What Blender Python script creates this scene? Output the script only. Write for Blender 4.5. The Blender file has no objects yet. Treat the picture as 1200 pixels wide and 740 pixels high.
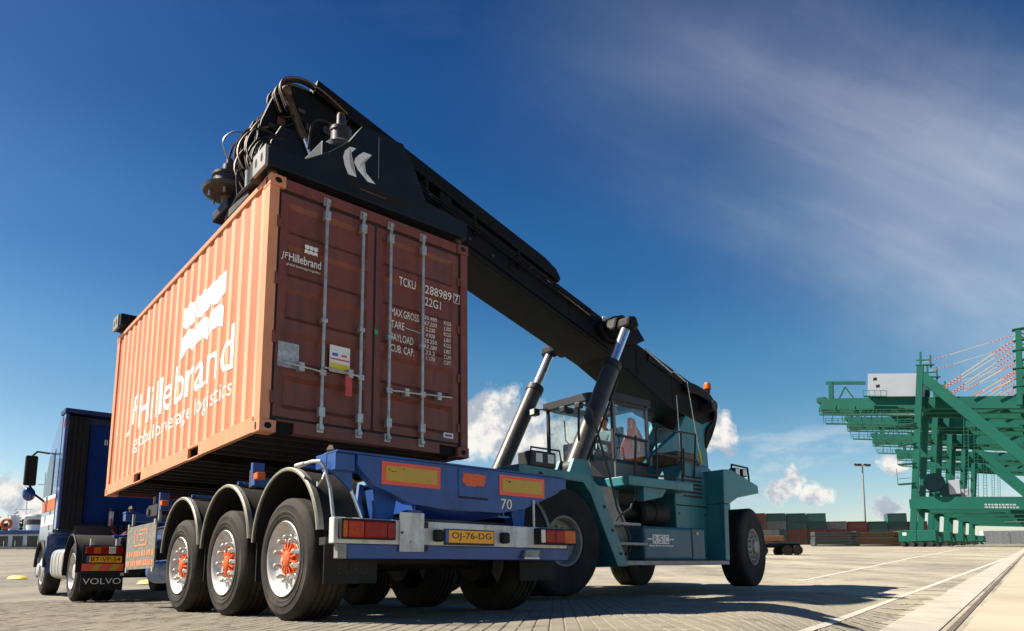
import bpy, bmesh, math, random
from math import sin, cos, pi, sqrt, radians
from mathutils import Vector, Matrix
random.seed(7)
scene = bpy.context.scene
COL = scene.collection

# ------------------------------------------------------------------ camera
CAM_H = 0.334
FPX, PPX, PPY = 820.7, 600.0, 545.0          # focal length and optical centre of the 1200 x 740 frame
PITCH, ROLL = 0.1592, -0.0131
cam = bpy.data.cameras.new('Camera')
cam.sensor_fit = 'HORIZONTAL'; cam.sensor_width = 36.0
cam.lens = FPX / 1200 * 36
cam.shift_y = (PPY - 370) / 1200
cam.clip_start = 0.05; cam.clip_end = 3000
camo = bpy.data.objects.new('Camera', cam); COL.objects.link(camo)
fw = Vector((0, cos(PITCH), sin(PITCH))); up = Vector((0, -sin(PITCH), cos(PITCH))); rt = Vector((1, 0, 0))
r2 = rt * cos(ROLL) + up * sin(ROLL); u2 = -rt * sin(ROLL) + up * cos(ROLL)
M = Matrix((r2, u2, -fw)).transposed().to_4x4(); M.translation = (0, 0, CAM_H)
camo.matrix_world = M
scene.camera = camo

def sky_dir(px, py):
    return (fw + r2 * ((px - PPX) / FPX) - u2 * ((py - PPY) / FPX)).normalized()

# ------------------------------------------------------------------ light
SUN_EL = radians(49)
SUN_H = Vector((-1, 0.02, 0)).normalized()
S = SUN_H * cos(SUN_EL) + Vector((0, 0, sin(SUN_EL)))
sun = bpy.data.lights.new('sun', 'SUN'); sun.energy = 5.0; sun.angle = radians(0.5); sun.color = (1.0, 0.91, 0.77)
suno = bpy.data.objects.new('sun', sun); COL.objects.link(suno)
suno.rotation_euler = S.to_track_quat('Z', 'Y').to_euler(); suno.location = (-30, 0, 40)

world = bpy.data.worlds.new('World'); scene.world = world; world.use_nodes = True
def build_world():
    nt = world.node_tree; N = nt.nodes; L = nt.links
    N.clear()
    out = N.new('ShaderNodeOutputWorld')
    sky = N.new('ShaderNodeTexSky'); sky.sky_type = 'NISHITA'; sky.sun_disc = False
    sky.sun_elevation = SUN_EL; sky.sun_rotation = math.atan2(SUN_H.x, SUN_H.y)
    sky.air_density = 1.0; sky.dust_density = 0.9; sky.ozone_density = 3.0
    hsv = N.new('ShaderNodeHueSaturation'); hsv.inputs['Saturation'].default_value = 1.40; hsv.inputs['Hue'].default_value = 0.498
    L.new(sky.outputs[0], hsv.inputs['Color'])
    gm = N.new('ShaderNodeGamma'); gm.inputs[1].default_value = 1.0
    L.new(hsv.outputs[0], gm.inputs[0])
    tc = N.new('ShaderNodeTexCoord'); D = tc.outputs['Generated']
    # a polarised summer sky: deep overhead, milky low down, the same all the way round
    sz = N.new('ShaderNodeSeparateXYZ'); L.new(D, sz.inputs[0])
    cr = N.new('ShaderNodeValToRGB'); cr.color_ramp.interpolation = 'EASE'; e = cr.color_ramp.elements
    e[0].position = 0.0; e[0].color = (.98, .78, .71, 1); e[1].position = .75; e[1].color = (.17, .22, .30, 1)
    for p, c in ((.12, (1.0, .80, .66)), (.26, (.80, .67, .57)), (.42, (.50, .48, .50)), (.58, (.28, .33, .41))):
        q = e.new(p); q.color = c + (1,)
    L.new(sz.outputs['Z'], cr.inputs[0])
    mu = N.new('ShaderNodeMix'); mu.data_type = 'RGBA'; mu.blend_type = 'MULTIPLY'; mu.inputs['Factor'].default_value = 1
    L.new(gm.outputs[0], mu.inputs['A']); L.new(cr.outputs[0], mu.inputs['B'])
    bg = N.new('ShaderNodeBackground'); bg.inputs[1].default_value = 0.095
    L.new(mu.outputs['Result'], bg.inputs[0])
    def vm(op, a, b=None):
        n = N.new('ShaderNodeVectorMath'); n.operation = op
        for i, v in enumerate((a, b)):
            if v is None: continue
            if isinstance(v, (tuple, Vector)): n.inputs[i].default_value = tuple(v)
            elif isinstance(v, (int, float)): n.inputs['Scale'].default_value = v
            else: L.new(v, n.inputs[i])
        return n.outputs['Value'] if op in ('DOT_PRODUCT', 'LENGTH', 'DISTANCE') else n.outputs[0]
    def m(op, a, b=None, c=None):
        n = N.new('ShaderNodeMath'); n.operation = op
        for i, v in enumerate((a, b, c)):
            if v is None: continue
            if isinstance(v, (int, float)): n.inputs[i].default_value = v
            else: L.new(v, n.inputs[i])
        return n.outputs[0]
    def noise(vec, scale, detail=6, rough=.55):
        n = N.new('ShaderNodeTexNoise'); n.inputs['Scale'].default_value = scale
        n.inputs['Detail'].default_value = detail; n.inputs['Roughness'].default_value = rough
        L.new(vec, n.inputs['Vector']); return n
    def sstep(x, a, b):
        n = N.new('ShaderNodeMapRange'); n.interpolation_type = 'SMOOTHSTEP'
        n.inputs['From Min'].default_value = a; n.inputs['From Max'].default_value = b
        L.new(x, n.inputs['Value']); return n.outputs[0]
    sep = N.new('ShaderNodeSeparateXYZ'); L.new(D, sep.inputs[0])
    # cumulus heaps standing over the horizon
    warp = noise(D, 14, 5, .6)
    wv = vm('SCALE', vm('SUBTRACT', warp.outputs['Color'], (.5, .5, .5)), .065)
    Dw = vm('ADD', D, wv)
    puffs = [(583, 488, 36), (560, 505, 40), (612, 512, 44), (650, 522, 40), (842, 506, 22), (824, 516, 22), (930, 570, 20), (912, 580, 20),
             (958, 578, 16), (1050, 548, 14), (1040, 600, 18), (8, 578, 30), (40, 600, 26), (-60, 560, 60), (1300, 560, 70), (852, 520, 16), (700, 530, 30)]
    val = None
    for px, py, r in puffs:
        c = sky_dir(px, py); rr = r / FPX * (c.dot(fw)) * 1.15
        d = vm('DISTANCE', Dw, c)
        f = m('SUBTRACT', 1.0, m('DIVIDE', d, rr))
        val = f if val is None else m('MAXIMUM', val, f)
    fine = noise(D, 34, 9, .64)
    a1 = sstep(m('ADD', val, m('MULTIPLY', m('SUBTRACT', fine.outputs['Fac'], .5), 1.1)), .04, .44)
    # loose cloud field low over the horizon, all round
    st = N.new('ShaderNodeMapping'); st.inputs['Scale'].default_value = (3.2, 3.2, 11); L.new(D, st.inputs[0])
    n2 = noise(st.outputs[0], 1.6, 8, .6)
    band = m('MULTIPLY', sstep(sep.outputs['Z'], .02, .09), m('SUBTRACT', 1.0, sstep(sep.outputs['Z'], .12, .26)))
    a2 = m('MULTIPLY', m('MULTIPLY', sstep(n2.outputs['Fac'], .52, .72), band), .55)
    # high cirrus streak
    c1, c2 = sky_dir(600, 20), sky_dir(1230, 290)
    nrm = c1.cross(c2).normalized()
    ds = vm('DOT_PRODUCT', vm('ADD', D, vm('SCALE', wv, 1.0)), nrm)
    g = m('POWER', 2.718, m('MULTIPLY', m('MULTIPLY', ds, ds), -62.0))
    st2 = N.new('ShaderNodeMapping'); st2.inputs['Rotation'].default_value = (0.3, 0.55, 0.4); st2.inputs['Scale'].default_value = (1.2, 5.0, 5.0)
    L.new(D, st2.inputs[0])
    n3 = noise(st2.outputs[0], .7, 4, .40)
    st3 = N.new('ShaderNodeMapping'); st3.vector_type = 'POINT'
    ex = (c2 - c1).normalized(); ey = nrm; ez = ex.cross(ey)
    st3.inputs['Rotation'].default_value = Matrix((ex, ey, ez)).to_euler(); st3.inputs['Scale'].default_value = (1, 1, 1)
    L.new(D, st3.inputs[0])
    st4 = N.new('ShaderNodeMapping'); st4.inputs['Scale'].default_value = (1.6, 9.0, 4.0); L.new(st3.outputs[0], st4.inputs[0])
    n5 = noise(st4.outputs[0], 1.3, 7, .58)
    right = sstep(vm('DOT_PRODUCT', D, (c2 - c1).normalized()), -.45, .55)
    a3 = m('MULTIPLY', m('MULTIPLY', m('MULTIPLY', g, m('ADD', m('MULTIPLY', sstep(n3.outputs['Fac'], .12, .76), .68), m('MULTIPLY', sstep(n5.outputs['Fac'], .34, .76), .36))), right), .80)
    n4 = noise(st2.outputs[0], .8, 6, .6)
    a4 = m('MULTIPLY', sstep(n4.outputs['Fac'], .55, .8), .05)
    al = m('MAXIMUM', a1, a2)
    ac = m('MAXIMUM', a3, a4)
    # heaped clouds are whiter at their crowns, greyer in the folds
    lift = vm('ADD', D, (-.006, 0, .010))
    lo = noise(D, 26, 7, .6); hi = noise(lift, 26, 7, .6); lo2 = noise(D, 11, 4, .5); hi2 = noise(vm('ADD', D, (-.012, 0, .02)), 11, 4, .5)
    emb = m('ADD', m('MULTIPLY', m('SUBTRACT', lo.outputs['Fac'], hi.outputs['Fac']), 2.2), m('MULTIPLY', m('SUBTRACT', lo2.outputs['Fac'], hi2.outputs['Fac']), 2.6))
    shade = m('ADD', m('ADD', .60, emb), m('MULTIPLY', m('MINIMUM', val, .5), -.25))
    ramp = N.new('ShaderNodeMix'); ramp.data_type = 'RGBA'
    L.new(sstep(shade, .20, .78), ramp.inputs['Factor'])
    ramp.inputs['A'].default_value = (.46, .52, .60, 1); ramp.inputs['B'].default_value = (.98, .95, .90, 1)
    bgc = N.new('ShaderNodeBackground'); bgc.inputs[1].default_value = .46
    L.new(ramp.outputs['Result'], bgc.inputs[0])
    mix = N.new('ShaderNodeMixShader')
    L.new(al, mix.inputs[0]); L.new(bgc.outputs[0], mix.inputs[2])
    bgv = N.new('ShaderNodeBackground'); bgv.inputs[0].default_value = (.90, .95, 1.0, 1); bgv.inputs[1].default_value = .44
    mx2 = N.new('ShaderNodeMixShader'); L.new(ac, mx2.inputs[0]); L.new(bg.outputs[0], mx2.inputs[1]); L.new(bgv.outputs[0], mx2.inputs[2])
    L.new(mx2.outputs[0], mix.inputs[1])
    L.new(mix.outputs[0], out.inputs[0])
build_world()

vs = scene.view_settings
vs.view_transform = 'Standard'; vs.look = 'None'; vs.gamma = 1; vs.use_curve_mapping = False
vs.exposure = 1.08
scene.render.engine = 'CYCLES'
scene.cycles.max_bounces = 6; scene.cycles.transparent_max_bounces = 12

# ------------------------------------------------------------------ materials
MATS = {}
def mat(name, col, rough=.5, metal=0.0, var=.12, scale=3.0, bump=0.0, bscale=30.0, dirt=None, dirt_amt=.35, dirt_scale=2.0, coat=0.0, emit=None, spec=.5, object_rand=0.0, streak=None, streak_amt=.5, streak_scale=(9, 9, .7), chips=None):
    if name in MATS: return MATS[name]
    mt = bpy.data.materials.new(name); mt.use_nodes = True
    nt = mt.node_tree; N = nt.nodes; L = nt.links
    b = N['Principled BSDF']
    b.inputs['Roughness'].default_value = rough; b.inputs['Metallic'].default_value = metal
    b.inputs['Specular IOR Level'].default_value = spec
    b.inputs['Coat Weight'].default_value = coat; b.inputs['Coat Roughness'].default_value = .12
    tc = N.new('ShaderNodeTexCoord')
    n = N.new('ShaderNodeTexNoise'); n.inputs['Scale'].default_value = scale; n.inputs['Detail'].default_value = 6; n.inputs['Roughness'].default_value = .6
    L.new(tc.outputs['Object'], n.inputs['Vector'])
    mx = N.new('ShaderNodeMix'); mx.data_type = 'RGBA'
    mx.inputs['A'].default_value = tuple(max(0, c * (1 - var)) for c in col) + (1,)
    mx.inputs['B'].default_value = tuple(min(1, c * (1 + var)) for c in col) + (1,)
    mr = N.new('ShaderNodeMapRange'); mr.inputs['From Min'].default_value = .3; mr.inputs['From Max'].default_value = .7
    L.new(n.outputs['Fac'], mr.inputs['Value']); L.new(mr.outputs[0], mx.inputs['Factor'])
    res = mx.outputs['Result']
    if dirt:
        d = N.new('ShaderNodeTexNoise'); d.inputs['Scale'].default_value = dirt_scale; d.inputs['Detail'].default_value = 9; d.inputs['Roughness'].default_value = .68
        L.new(tc.outputs['Object'], d.inputs['Vector'])
        dm = N.new('ShaderNodeMapRange'); dm.inputs['From Min'].default_value = .48; dm.inputs['From Max'].default_value = .72; dm.inputs['To Max'].default_value = dirt_amt
        L.new(d.outputs['Fac'], dm.inputs['Value'])
        m2 = N.new('ShaderNodeMix'); m2.data_type = 'RGBA'; m2.inputs['B'].default_value = tuple(dirt) + (1,)
        L.new(dm.outputs[0], m2.inputs['Factor']); L.new(res, m2.inputs['A']); res = m2.outputs['Result']
        rm = N.new('ShaderNodeMapRange'); rm.inputs['To Min'].default_value = rough; rm.inputs['To Max'].default_value = min(1, rough + .3)
        L.new(dm.outputs[0], rm.inputs['Value']); L.new(rm.outputs[0], b.inputs['Roughness'])
    if streak:
        mp = N.new('ShaderNodeMapping'); mp.inputs['Scale'].default_value = streak_scale; L.new(tc.outputs['Object'], mp.inputs[0])
        sn = N.new('ShaderNodeTexNoise'); sn.inputs['Scale'].default_value = 1; sn.inputs['Detail'].default_value = 6; sn.inputs['Roughness'].default_value = .6; L.new(mp.outputs[0], sn.inputs['Vector'])
        sm = N.new('ShaderNodeMapRange'); sm.inputs['From Min'].default_value = .50; sm.inputs['From Max'].default_value = .75; sm.inputs['To Max'].default_value = streak_amt; L.new(sn.outputs['Fac'], sm.inputs['Value'])
        m3 = N.new('ShaderNodeMix'); m3.data_type = 'RGBA'; m3.inputs['B'].default_value = tuple(streak) + (1,); L.new(sm.outputs[0], m3.inputs['Factor']); L.new(res, m3.inputs['A']); res = m3.outputs['Result']
    if chips:
        cn = N.new('ShaderNodeTexNoise'); cn.inputs['Scale'].default_value = 7; cn.inputs['Detail'].default_value = 10; cn.inputs['Roughness'].default_value = .75; L.new(tc.outputs['Object'], cn.inputs['Vector'])
        cm = N.new('ShaderNodeMapRange'); cm.inputs['From Min'].default_value = .66; cm.inputs['From Max'].default_value = .70; L.new(cn.outputs['Fac'], cm.inputs['Value'])
        m4 = N.new('ShaderNodeMix'); m4.data_type = 'RGBA'; m4.inputs['B'].default_value = tuple(chips) + (1,); L.new(cm.outputs[0], m4.inputs['Factor']); L.new(res, m4.inputs['A']); res = m4.outputs['Result']
    if object_rand:
        oi = N.new('ShaderNodeObjectInfo'); h = N.new('ShaderNodeHueSaturation')
        mr2 = N.new('ShaderNodeMapRange'); mr2.inputs['To Min'].default_value = 1 - object_rand; mr2.inputs['To Max'].default_value = 1 + object_rand
        L.new(oi.outputs['Random'], mr2.inputs['Value']); L.new(mr2.outputs[0], h.inputs['Value']); L.new(res, h.inputs['Color']); res = h.outputs[0]
    L.new(res, b.inputs['Base Color'])
    if bump:
        bn = N.new('ShaderNodeTexNoise'); bn.inputs['Scale'].default_value = bscale; bn.inputs['Detail'].default_value = 5
        L.new(tc.outputs['Object'], bn.inputs['Vector'])
        bp = N.new('ShaderNodeBump'); bp.inputs['Strength'].default_value = bump; bp.inputs['Distance'].default_value = .02
        L.new(bn.outputs['Fac'], bp.inputs['Height']); L.new(bp.outputs[0], b.inputs['Normal'])
    if emit:
        b.inputs['Emission Color'].default_value = tuple(emit) + (1,); b.inputs['Emission Strength'].default_value = .0
    MATS[name] = mt
    return mt

RUST = (.16, .06, .03); GRIME = (.05, .045, .04)
m_side = mat('container_paint_faded_lit', (.72, .29, .14), .46, var=.10, scale=1.6, dirt=(.50, .18, .06), dirt_amt=.5, dirt_scale=1.3, bump=.05, bscale=9, spec=.55, streak=(.46, .17, .06), streak_amt=.40, streak_scale=(5, 5, .5), chips=(.20, .07, .03))  # faded paint, paled further so the sun's glare sits in the colour
m_side_in = mat('container_paint_rib_shade', (.58, .195, .095), .5, var=.12, scale=1.6, dirt=(.40, .13, .045), dirt_amt=.5, dirt_scale=1.3, spec=.4, streak=(.34, .12, .045), streak_amt=.4, streak_scale=(5, 5, .5), chips=(.20, .07, .03))  # rib recesses and slopes: shade of the ribs put into a deeper colour
m_side_out = mat('container_paint_rib_lit', (.83, .43, .26), .42, var=.10, scale=1.6, dirt=(.66, .28, .12), dirt_amt=.6, dirt_scale=.9, spec=.6, streak=(.58, .24, .10), streak_amt=.45, streak_scale=(5, 5, .5), chips=(.25, .09, .04))  # outer rib flats: sunlit stripes put into a paler colour
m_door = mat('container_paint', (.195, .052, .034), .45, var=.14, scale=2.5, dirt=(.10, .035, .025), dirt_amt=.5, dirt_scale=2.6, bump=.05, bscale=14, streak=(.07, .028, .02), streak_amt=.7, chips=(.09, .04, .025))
m_under = mat('container_underside', (.035, .03, .028), .8, var=.3)
m_gasket = mat('rubber_seal', (.012, .013, .015), .7)
m_hole = mat('dark_hole', (.004, .004, .004), .9)
m_zinc = mat('galvanised_steel', (.50, .50, .48), .45, .65, var=.2, scale=14, dirt=(.22, .16, .11), dirt_amt=.5, dirt_scale=9)
m_white = mat('white_paint', (.80, .79, .76), .5, var=.05)
m_letter = mat('white_lettering', (.86, .83, .78), .5, var=.08, scale=9, dirt=(.62, .44, .34), dirt_amt=.45, dirt_scale=2.2, chips=(.45, .17, .09))
m_dataplate = mat('data_plate_alu', (.42, .43, .43), .5, .3, var=.35, scale=22)
m_plate = mat('aluminium_plate', (.22, .205, .17), .5, .3, var=.35, scale=22)
m_yellow = mat('label_yellow', (.75, .62, .03), .5)
m_red = mat('tag_red', (.62, .06, .06), .5)
m_bluep = mat('label_blue', (.05, .12, .45), .5)
m_green = mat('label_green', (.05, .35, .12), .5)
m_blue = mat('trailer_blue', (.014, .072, .30), .38, var=.18, scale=3, dirt=(.02, .025, .05), dirt_amt=.55, dirt_scale=3.0, coat=.1, bump=.03, bscale=18, streak=(.03, .035, .06), streak_amt=.6, chips=(.05, .035, .03))
m_bumper = mat('bumper_white', (.66, .68, .68), .45, var=.08, scale=4, dirt=(.30, .27, .23), dirt_amt=.6, dirt_scale=4.5, streak=(.22, .19, .16), streak_amt=.55, streak_scale=(14, 14, 2), chips=(.16, .10, .07))
m_grey = mat('grey_steel', (.30, .29, .27), .55, .3, var=.2, scale=9, dirt=GRIME, dirt_amt=.4)
m_black = mat('black_steel', (.014, .014, .016), .55, var=.25, scale=6, dirt=(.05, .045, .04), dirt_amt=.5)
m_plastic = mat('black_plastic', (.011, .011, .011), .65, spec=.3, var=.25, scale=5, dirt=(.045, .038, .03), dirt_amt=.5, dirt_scale=3)
m_rubber = mat('tyre_rubber', (.024, .020, .017), .8, var=.3, scale=5, spec=.3, dirt=(.085, .066, .050), dirt_amt=.7, dirt_scale=3.0, bump=.12, bscale=45)
m_rubber_big = mat('tyre_rubber_worn', (.020, .020, .020), .85, spec=.25, var=.25, scale=3, dirt=(.055, .048, .042), dirt_amt=.6, dirt_scale=2.5, bump=.2, bscale=30)
m_rim = mat('rim_silver', (.58, .57, .55), .38, .25, var=.12, scale=8, dirt=(.24, .20, .16), dirt_amt=.75, dirt_scale=6)
m_orange = mat('hub_orange', (.72, .12, .022), .5, var=.15, scale=12, dirt=(.20, .07, .03), dirt_amt=.6, dirt_scale=12)
m_chrome = mat('chrome_rod', (.74, .78, .86), .22, .85, var=.03)
m_reflr = mat('reflector_red', (.80, .10, .045), .4, var=.06)
m_refly = mat('reflector_yellow', (.52, .34, .03), .4, var=.10, scale=6, dirt=(.2, .13, .03), dirt_amt=.4, dirt_scale=6)
m_lred = mat('lamp_red', (.30, .006, .004), .32, spec=.3, var=.3, scale=30, coat=.0)
m_lamb = mat('lamp_amber', (.58, .11, .006), .32, spec=.3, var=.25, scale=30, coat=.0)
m_lor = mat('lamp_orange_red', (.46, .035, .005), .32, spec=.3, var=.25, scale=30)
m_guardtrim = mat('guard_trim_dull', (.27, .25, .20), .5, .35, var=.2, scale=9, dirt=(.12, .10, .08), dirt_amt=.5, dirt_scale=5)
m_lwht = mat('lamp_clear', (.62, .60, .55), .12, var=.1, coat=.5)
m_nplate = mat('number_plate_yellow', (.95, .43, .012), .4, var=.05)
m_nblack = mat('number_plate_black', (.01, .01, .01), .5)
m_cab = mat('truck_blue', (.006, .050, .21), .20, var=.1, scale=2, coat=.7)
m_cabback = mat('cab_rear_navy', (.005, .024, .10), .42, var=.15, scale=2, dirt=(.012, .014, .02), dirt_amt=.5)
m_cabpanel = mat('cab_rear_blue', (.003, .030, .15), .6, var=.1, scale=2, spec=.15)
m_alu = mat('polished_tank', (.62, .63, .64), .32, .8, var=.06, dirt=(.35, .33, .30), dirt_amt=.4)
m_teal = mat('stacker_teal', (.030, .190, .225), .42, var=.14, scale=2, dirt=(.05, .13, .14), dirt_amt=.6, dirt_scale=2.0, coat=.1, streak=(.025, .06, .065), streak_amt=.6, streak_scale=(6, 6, .6), chips=(.03, .045, .045))
m_tank = mat('stacker_blue_teal', (.022, .115, .17), .42, var=.12, scale=2, dirt=(.05, .07, .08), dirt_amt=.5, streak=(.03, .05, .06), streak_amt=.6, streak_scale=(7, 7, .8))
m_boom = mat('boom_black', (.005, .005, .006), .58, spec=.18, var=.3, scale=2, dirt=(.010, .009, .008), dirt_amt=.5, dirt_scale=2)
m_spread = mat('spreader_black_blue', (.007, .009, .014), .5, spec=.3, var=.2, scale=3, dirt=(.014, .014, .015), dirt_amt=.4)
m_cyl = mat('cylinder_tube_dark', (.036, .031, .029), .42, var=.25, scale=3, dirt=(.09, .075, .06), dirt_amt=.5, dirt_scale=4)
m_cabgrey = mat('stacker_cab_grey', (.16, .15, .15), .45, var=.12, dirt=(.07, .06, .055), dirt_amt=.4)
m_steptread = mat('step_grey', (.30, .30, .29), .6, .3, var=.2, scale=9)
m_brown = mat('oily_brown_steel', (.11, .062, .034), .5, .3, var=.35, scale=9, dirt=(.04, .03, .02), dirt_amt=.7, dirt_scale=6)
m_hose = mat('hose_rubber', (.012, .010, .009), .6, spec=.3, var=.3, scale=9)
m_logo = mat('logo_grey', (.74, .73, .73), .5, var=.06)
m_crane = mat('crane_green', (.001, .098, .068), .6, var=.14, scale=.15, spec=.3, dirt=(.002, .07, .045), dirt_amt=.5, dirt_scale=.25)
m_craned = mat('crane_dark_green', (.001, .013, .016), .6, spec=.1, var=.2, scale=.4)
m_house = mat('machine_house_white', (.31, .34, .39), .5, var=.06, scale=.3)
m_hivis = mat('hivis_orange', (1.0, .17, .03), .7, var=.1)
m_hivisy = mat('hivis_yellow', (.75, .75, .08), .6)
m_skin = mat('skin', (.50, .28, .20), .55, var=.06)
m_shirt = mat('shirt_grey_blue', (.10, .16, .20), .8, var=.2, scale=12)
m_hair = mat('hair_dark', (.02, .015, .012), .6)
m_seat = mat('seat_fabric', (.02, .02, .022), .8)
m_conc = mat('concrete_pale', (.42, .385, .32), .8, var=.13, scale=1.2, dirt=(.22, .19, .15), dirt_amt=.55, dirt_scale=1.6, bump=.15, bscale=18)
m_rail = mat('rail_steel', (.20, .15, .11), .5, .4, var=.35, scale=6)
m_line = mat('painted_line', (.56, .52, .43), .7, var=.15, scale=6, dirt=(.30, .26, .2), dirt_amt=.7, dirt_scale=4)
m_tick = mat('worn_tick', (.36, .32, .245), .8, var=.2, scale=6, dirt=(.24, .21, .16), dirt_amt=.8, dirt_scale=5)
m_ymark = mat('yellow_hump', (.78, .58, .05), .6, var=.1)

def glass_mat(name, tint, gl=.14):
    mt = bpy.data.materials.new(name); mt.use_nodes = True
    nt = mt.node_tree; N = nt.nodes; L = nt.links; N.clear()
    o = N.new('ShaderNodeOutputMaterial'); t = N.new('ShaderNodeBsdfTransparent'); t.inputs[0].default_value = tuple(tint) + (1,)
    g = N.new('ShaderNodeBsdfGlossy'); g.inputs['Roughness'].default_value = .03
    fr = N.new('ShaderNodeLayerWeight'); fr.inputs[0].default_value = .25
    mr = N.new('ShaderNodeMapRange'); mr.inputs['To Min'].default_value = gl * .45; mr.inputs['To Max'].default_value = min(1, gl * 4)
    L.new(fr.outputs['Fresnel'], mr.inputs['Value'])
    x = N.new('ShaderNodeMixShader'); L.new(mr.outputs[0], x.inputs[0]); L.new(t.outputs[0], x.inputs[1]); L.new(g.outputs[0], x.inputs[2])
    L.new(x.outputs[0], o.inputs[0]); return mt
m_glass = glass_mat('cab_glass', (.93, .96, .95), .05)
m_darkglass = mat('dark_glass', (.01, .013, .016), .18, var=0, coat=.0)

# ------------------------------------------------------------------ mesh helpers
def frame_from(axis):
    a = Vector(axis).normalized()
    t = Vector((0, 0, 1)) if abs(a.z) < .9 else Vector((1, 0, 0))
    x = a.cross(t).normalized(); y = a.cross(x).normalized()
    return x, y, a
class MB:
    def __init__(s): s.bm = bmesh.new()
    def face(s, pts):
        vs_ = [s.bm.verts.new(p) for p in pts]
        try: return s.bm.faces.new(vs_)
        except ValueError: return None
    def hexa(s, p):      # 8 points: bottom ring then top ring
        v = [s.bm.verts.new(q) for q in p]
        for f in ((3, 2, 1, 0), (4, 5, 6, 7), (0, 1, 5, 4), (1, 2, 6, 5), (2, 3, 7, 6), (3, 0, 4, 7)):
            s.bm.faces.new([v[i] for i in f])
        return s
    def box(s, x0, x1, y0, y1, z0, z1):
        return s.hexa([(x0, y0, z0), (x1, y0, z0), (x1, y1, z0), (x0, y1, z0), (x0, y0, z1), (x1, y0, z1), (x1, y1, z1), (x0, y1, z1)])
    def beam(s, p0, p1, w, h, upv=(0, 0, 1)):
        p0, p1 = Vector(p0), Vector(p1); d = (p1 - p0).normalized()
        u = Vector(upv); x = d.cross(u)
        if x.length < 1e-4: x = d.cross(Vector((1, 0, 0)))
        x.normalize(); u = x.cross(d).normalized()
        a, b = x * (w / 2), u * (h / 2)
        return s.hexa([p0 - a - b, p0 + a - b, p1 + a - b, p1 - a - b, p0 - a + b, p0 + a + b, p1 + a + b, p1 - a + b])
    def prism(s, poly, axis, a, b):
        def P(p, q, t): return {'x': (t, p, q), 'y': (p, t, q), 'z': (p, q, t)}[axis]
        A = [s.bm.verts.new(P(p, q, a)) for p, q in poly]; B = [s.bm.verts.new(P(p, q, b)) for p, q in poly]
        n = len(poly)
        s.bm.faces.new(A); s.bm.faces.new(B[::-1])
        for i in range(n): s.bm.faces.new((A[i], B[i], B[(i + 1) % n], A[(i + 1) % n]))
        return s
    def cyl(s, p0, p1, r0, r1=None, n=16, cap=True):
        r1 = r0 if r1 is None else r1
        p0, p1 = Vector(p0), Vector(p1); x, y, a = frame_from(p1 - p0)
        A = [s.bm.verts.new(p0 + (x * cos(2 * pi * i / n) + y * sin(2 * pi * i / n)) * r0) for i in range(n)]
        B = [s.bm.verts.new(p1 + (x * cos(2 * pi * i / n) + y * sin(2 * pi * i / n)) * r1) for i in range(n)]
        for i in range(n): s.bm.faces.new((A[i], A[(i + 1) % n], B[(i + 1) % n], B[i]))
        if cap: s.bm.faces.new(A[::-1]); s.bm.faces.new(B)
        return s
    def hose(s, pts, r, n=7): return s.tube(spline(pts, 5), r, n)
    def tube(s, pts, r, n=8, closed=False):
        pts = [Vector(p) for p in pts]; rings = []
        x = None
        for i, p in enumerate(pts):
            if closed: d = pts[(i + 1) % len(pts)] - pts[i - 1]
            else: d = pts[min(i + 1, len(pts) - 1)] - pts[max(i - 1, 0)]
            d.normalize()
            if x is None: x, y, _ = frame_from(d)
            else:
                x = (x - d * x.dot(d)).normalized(); y = d.cross(x)
            rings.append([s.bm.verts.new(p + (x * cos(2 * pi * k / n) + y * sin(2 * pi * k / n)) * r) for k in range(n)])
        m_ = len(rings)
        for i in range(m_ if closed else m_ - 1):
            A, B = rings[i], rings[(i + 1) % m_]
            for k in range(n): s.bm.faces.new((A[k], A[(k + 1) % n], B[(k + 1) % n], B[k]))
        if not closed: s.bm.faces.new(rings[0][::-1]); s.bm.faces.new(rings[-1])
        return s
    def lathe(s, prof, origin=(0, 0, 0), axis=(1, 0, 0), n=48, closed=False):
        o = Vector(origin); x, y, a = frame_from(axis); rings = []
        for r, t in prof:
            if r < 1e-6: rings.append([s.bm.verts.new(o + a * t)])
            else: rings.append([s.bm.verts.new(o + a * t + (x * cos(2 * pi * k / n) + y * sin(2 * pi * k / n)) * r) for k in range(n)])
        R = list(zip(rings, rings[1:]))
        if closed: R.append((rings[-1], rings[0]))
        for A, B in R:
            for k in range(n):
                k2 = (k + 1) % n
                if len(A) == 1 and len(B) == 1: continue
                if len(A) == 1: s.bm.faces.new((A[0], B[k2], B[k]))
                elif len(B) == 1: s.bm.faces.new((A[k], A[k2], B[0]))
                else: s.bm.faces.new((A[k], A[k2], B[k2], B[k]))
        return s
    def ball(s, c, rx, ry=None, rz=None, n=16, m_=10):
        ry = rx if ry is None else ry; rz = rx if rz is None else rz
        r = bmesh.ops.create_uvsphere(s.bm, u_segments=n, v_segments=m_, radius=1)
        for v in r['verts']: v.co = Vector((c[0] + v.co.x * rx, c[1] + v.co.y * ry, c[2] + v.co.z * rz))
        return s
    def mesh(s, name, smooth=False, ang=38):
        bm = s.bm
        bmesh.ops.recalc_face_normals(bm, faces=bm.faces[:])
        if smooth:
            lim = radians(ang)
            for f in bm.faces: f.smooth = True
            for e in bm.edges:
                if len(e.link_faces) == 2 and e.calc_face_angle(0) > lim: e.smooth = False
        me = bpy.data.meshes.new(name); bm.to_mesh(me); bm.free()
        return me
    def build(s, name, mt, parent=None, smooth=False, bevel=0, ang=38, loc=None):
        return put(name, s.mesh(name, smooth, ang), mt, parent, bevel, loc)
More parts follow.
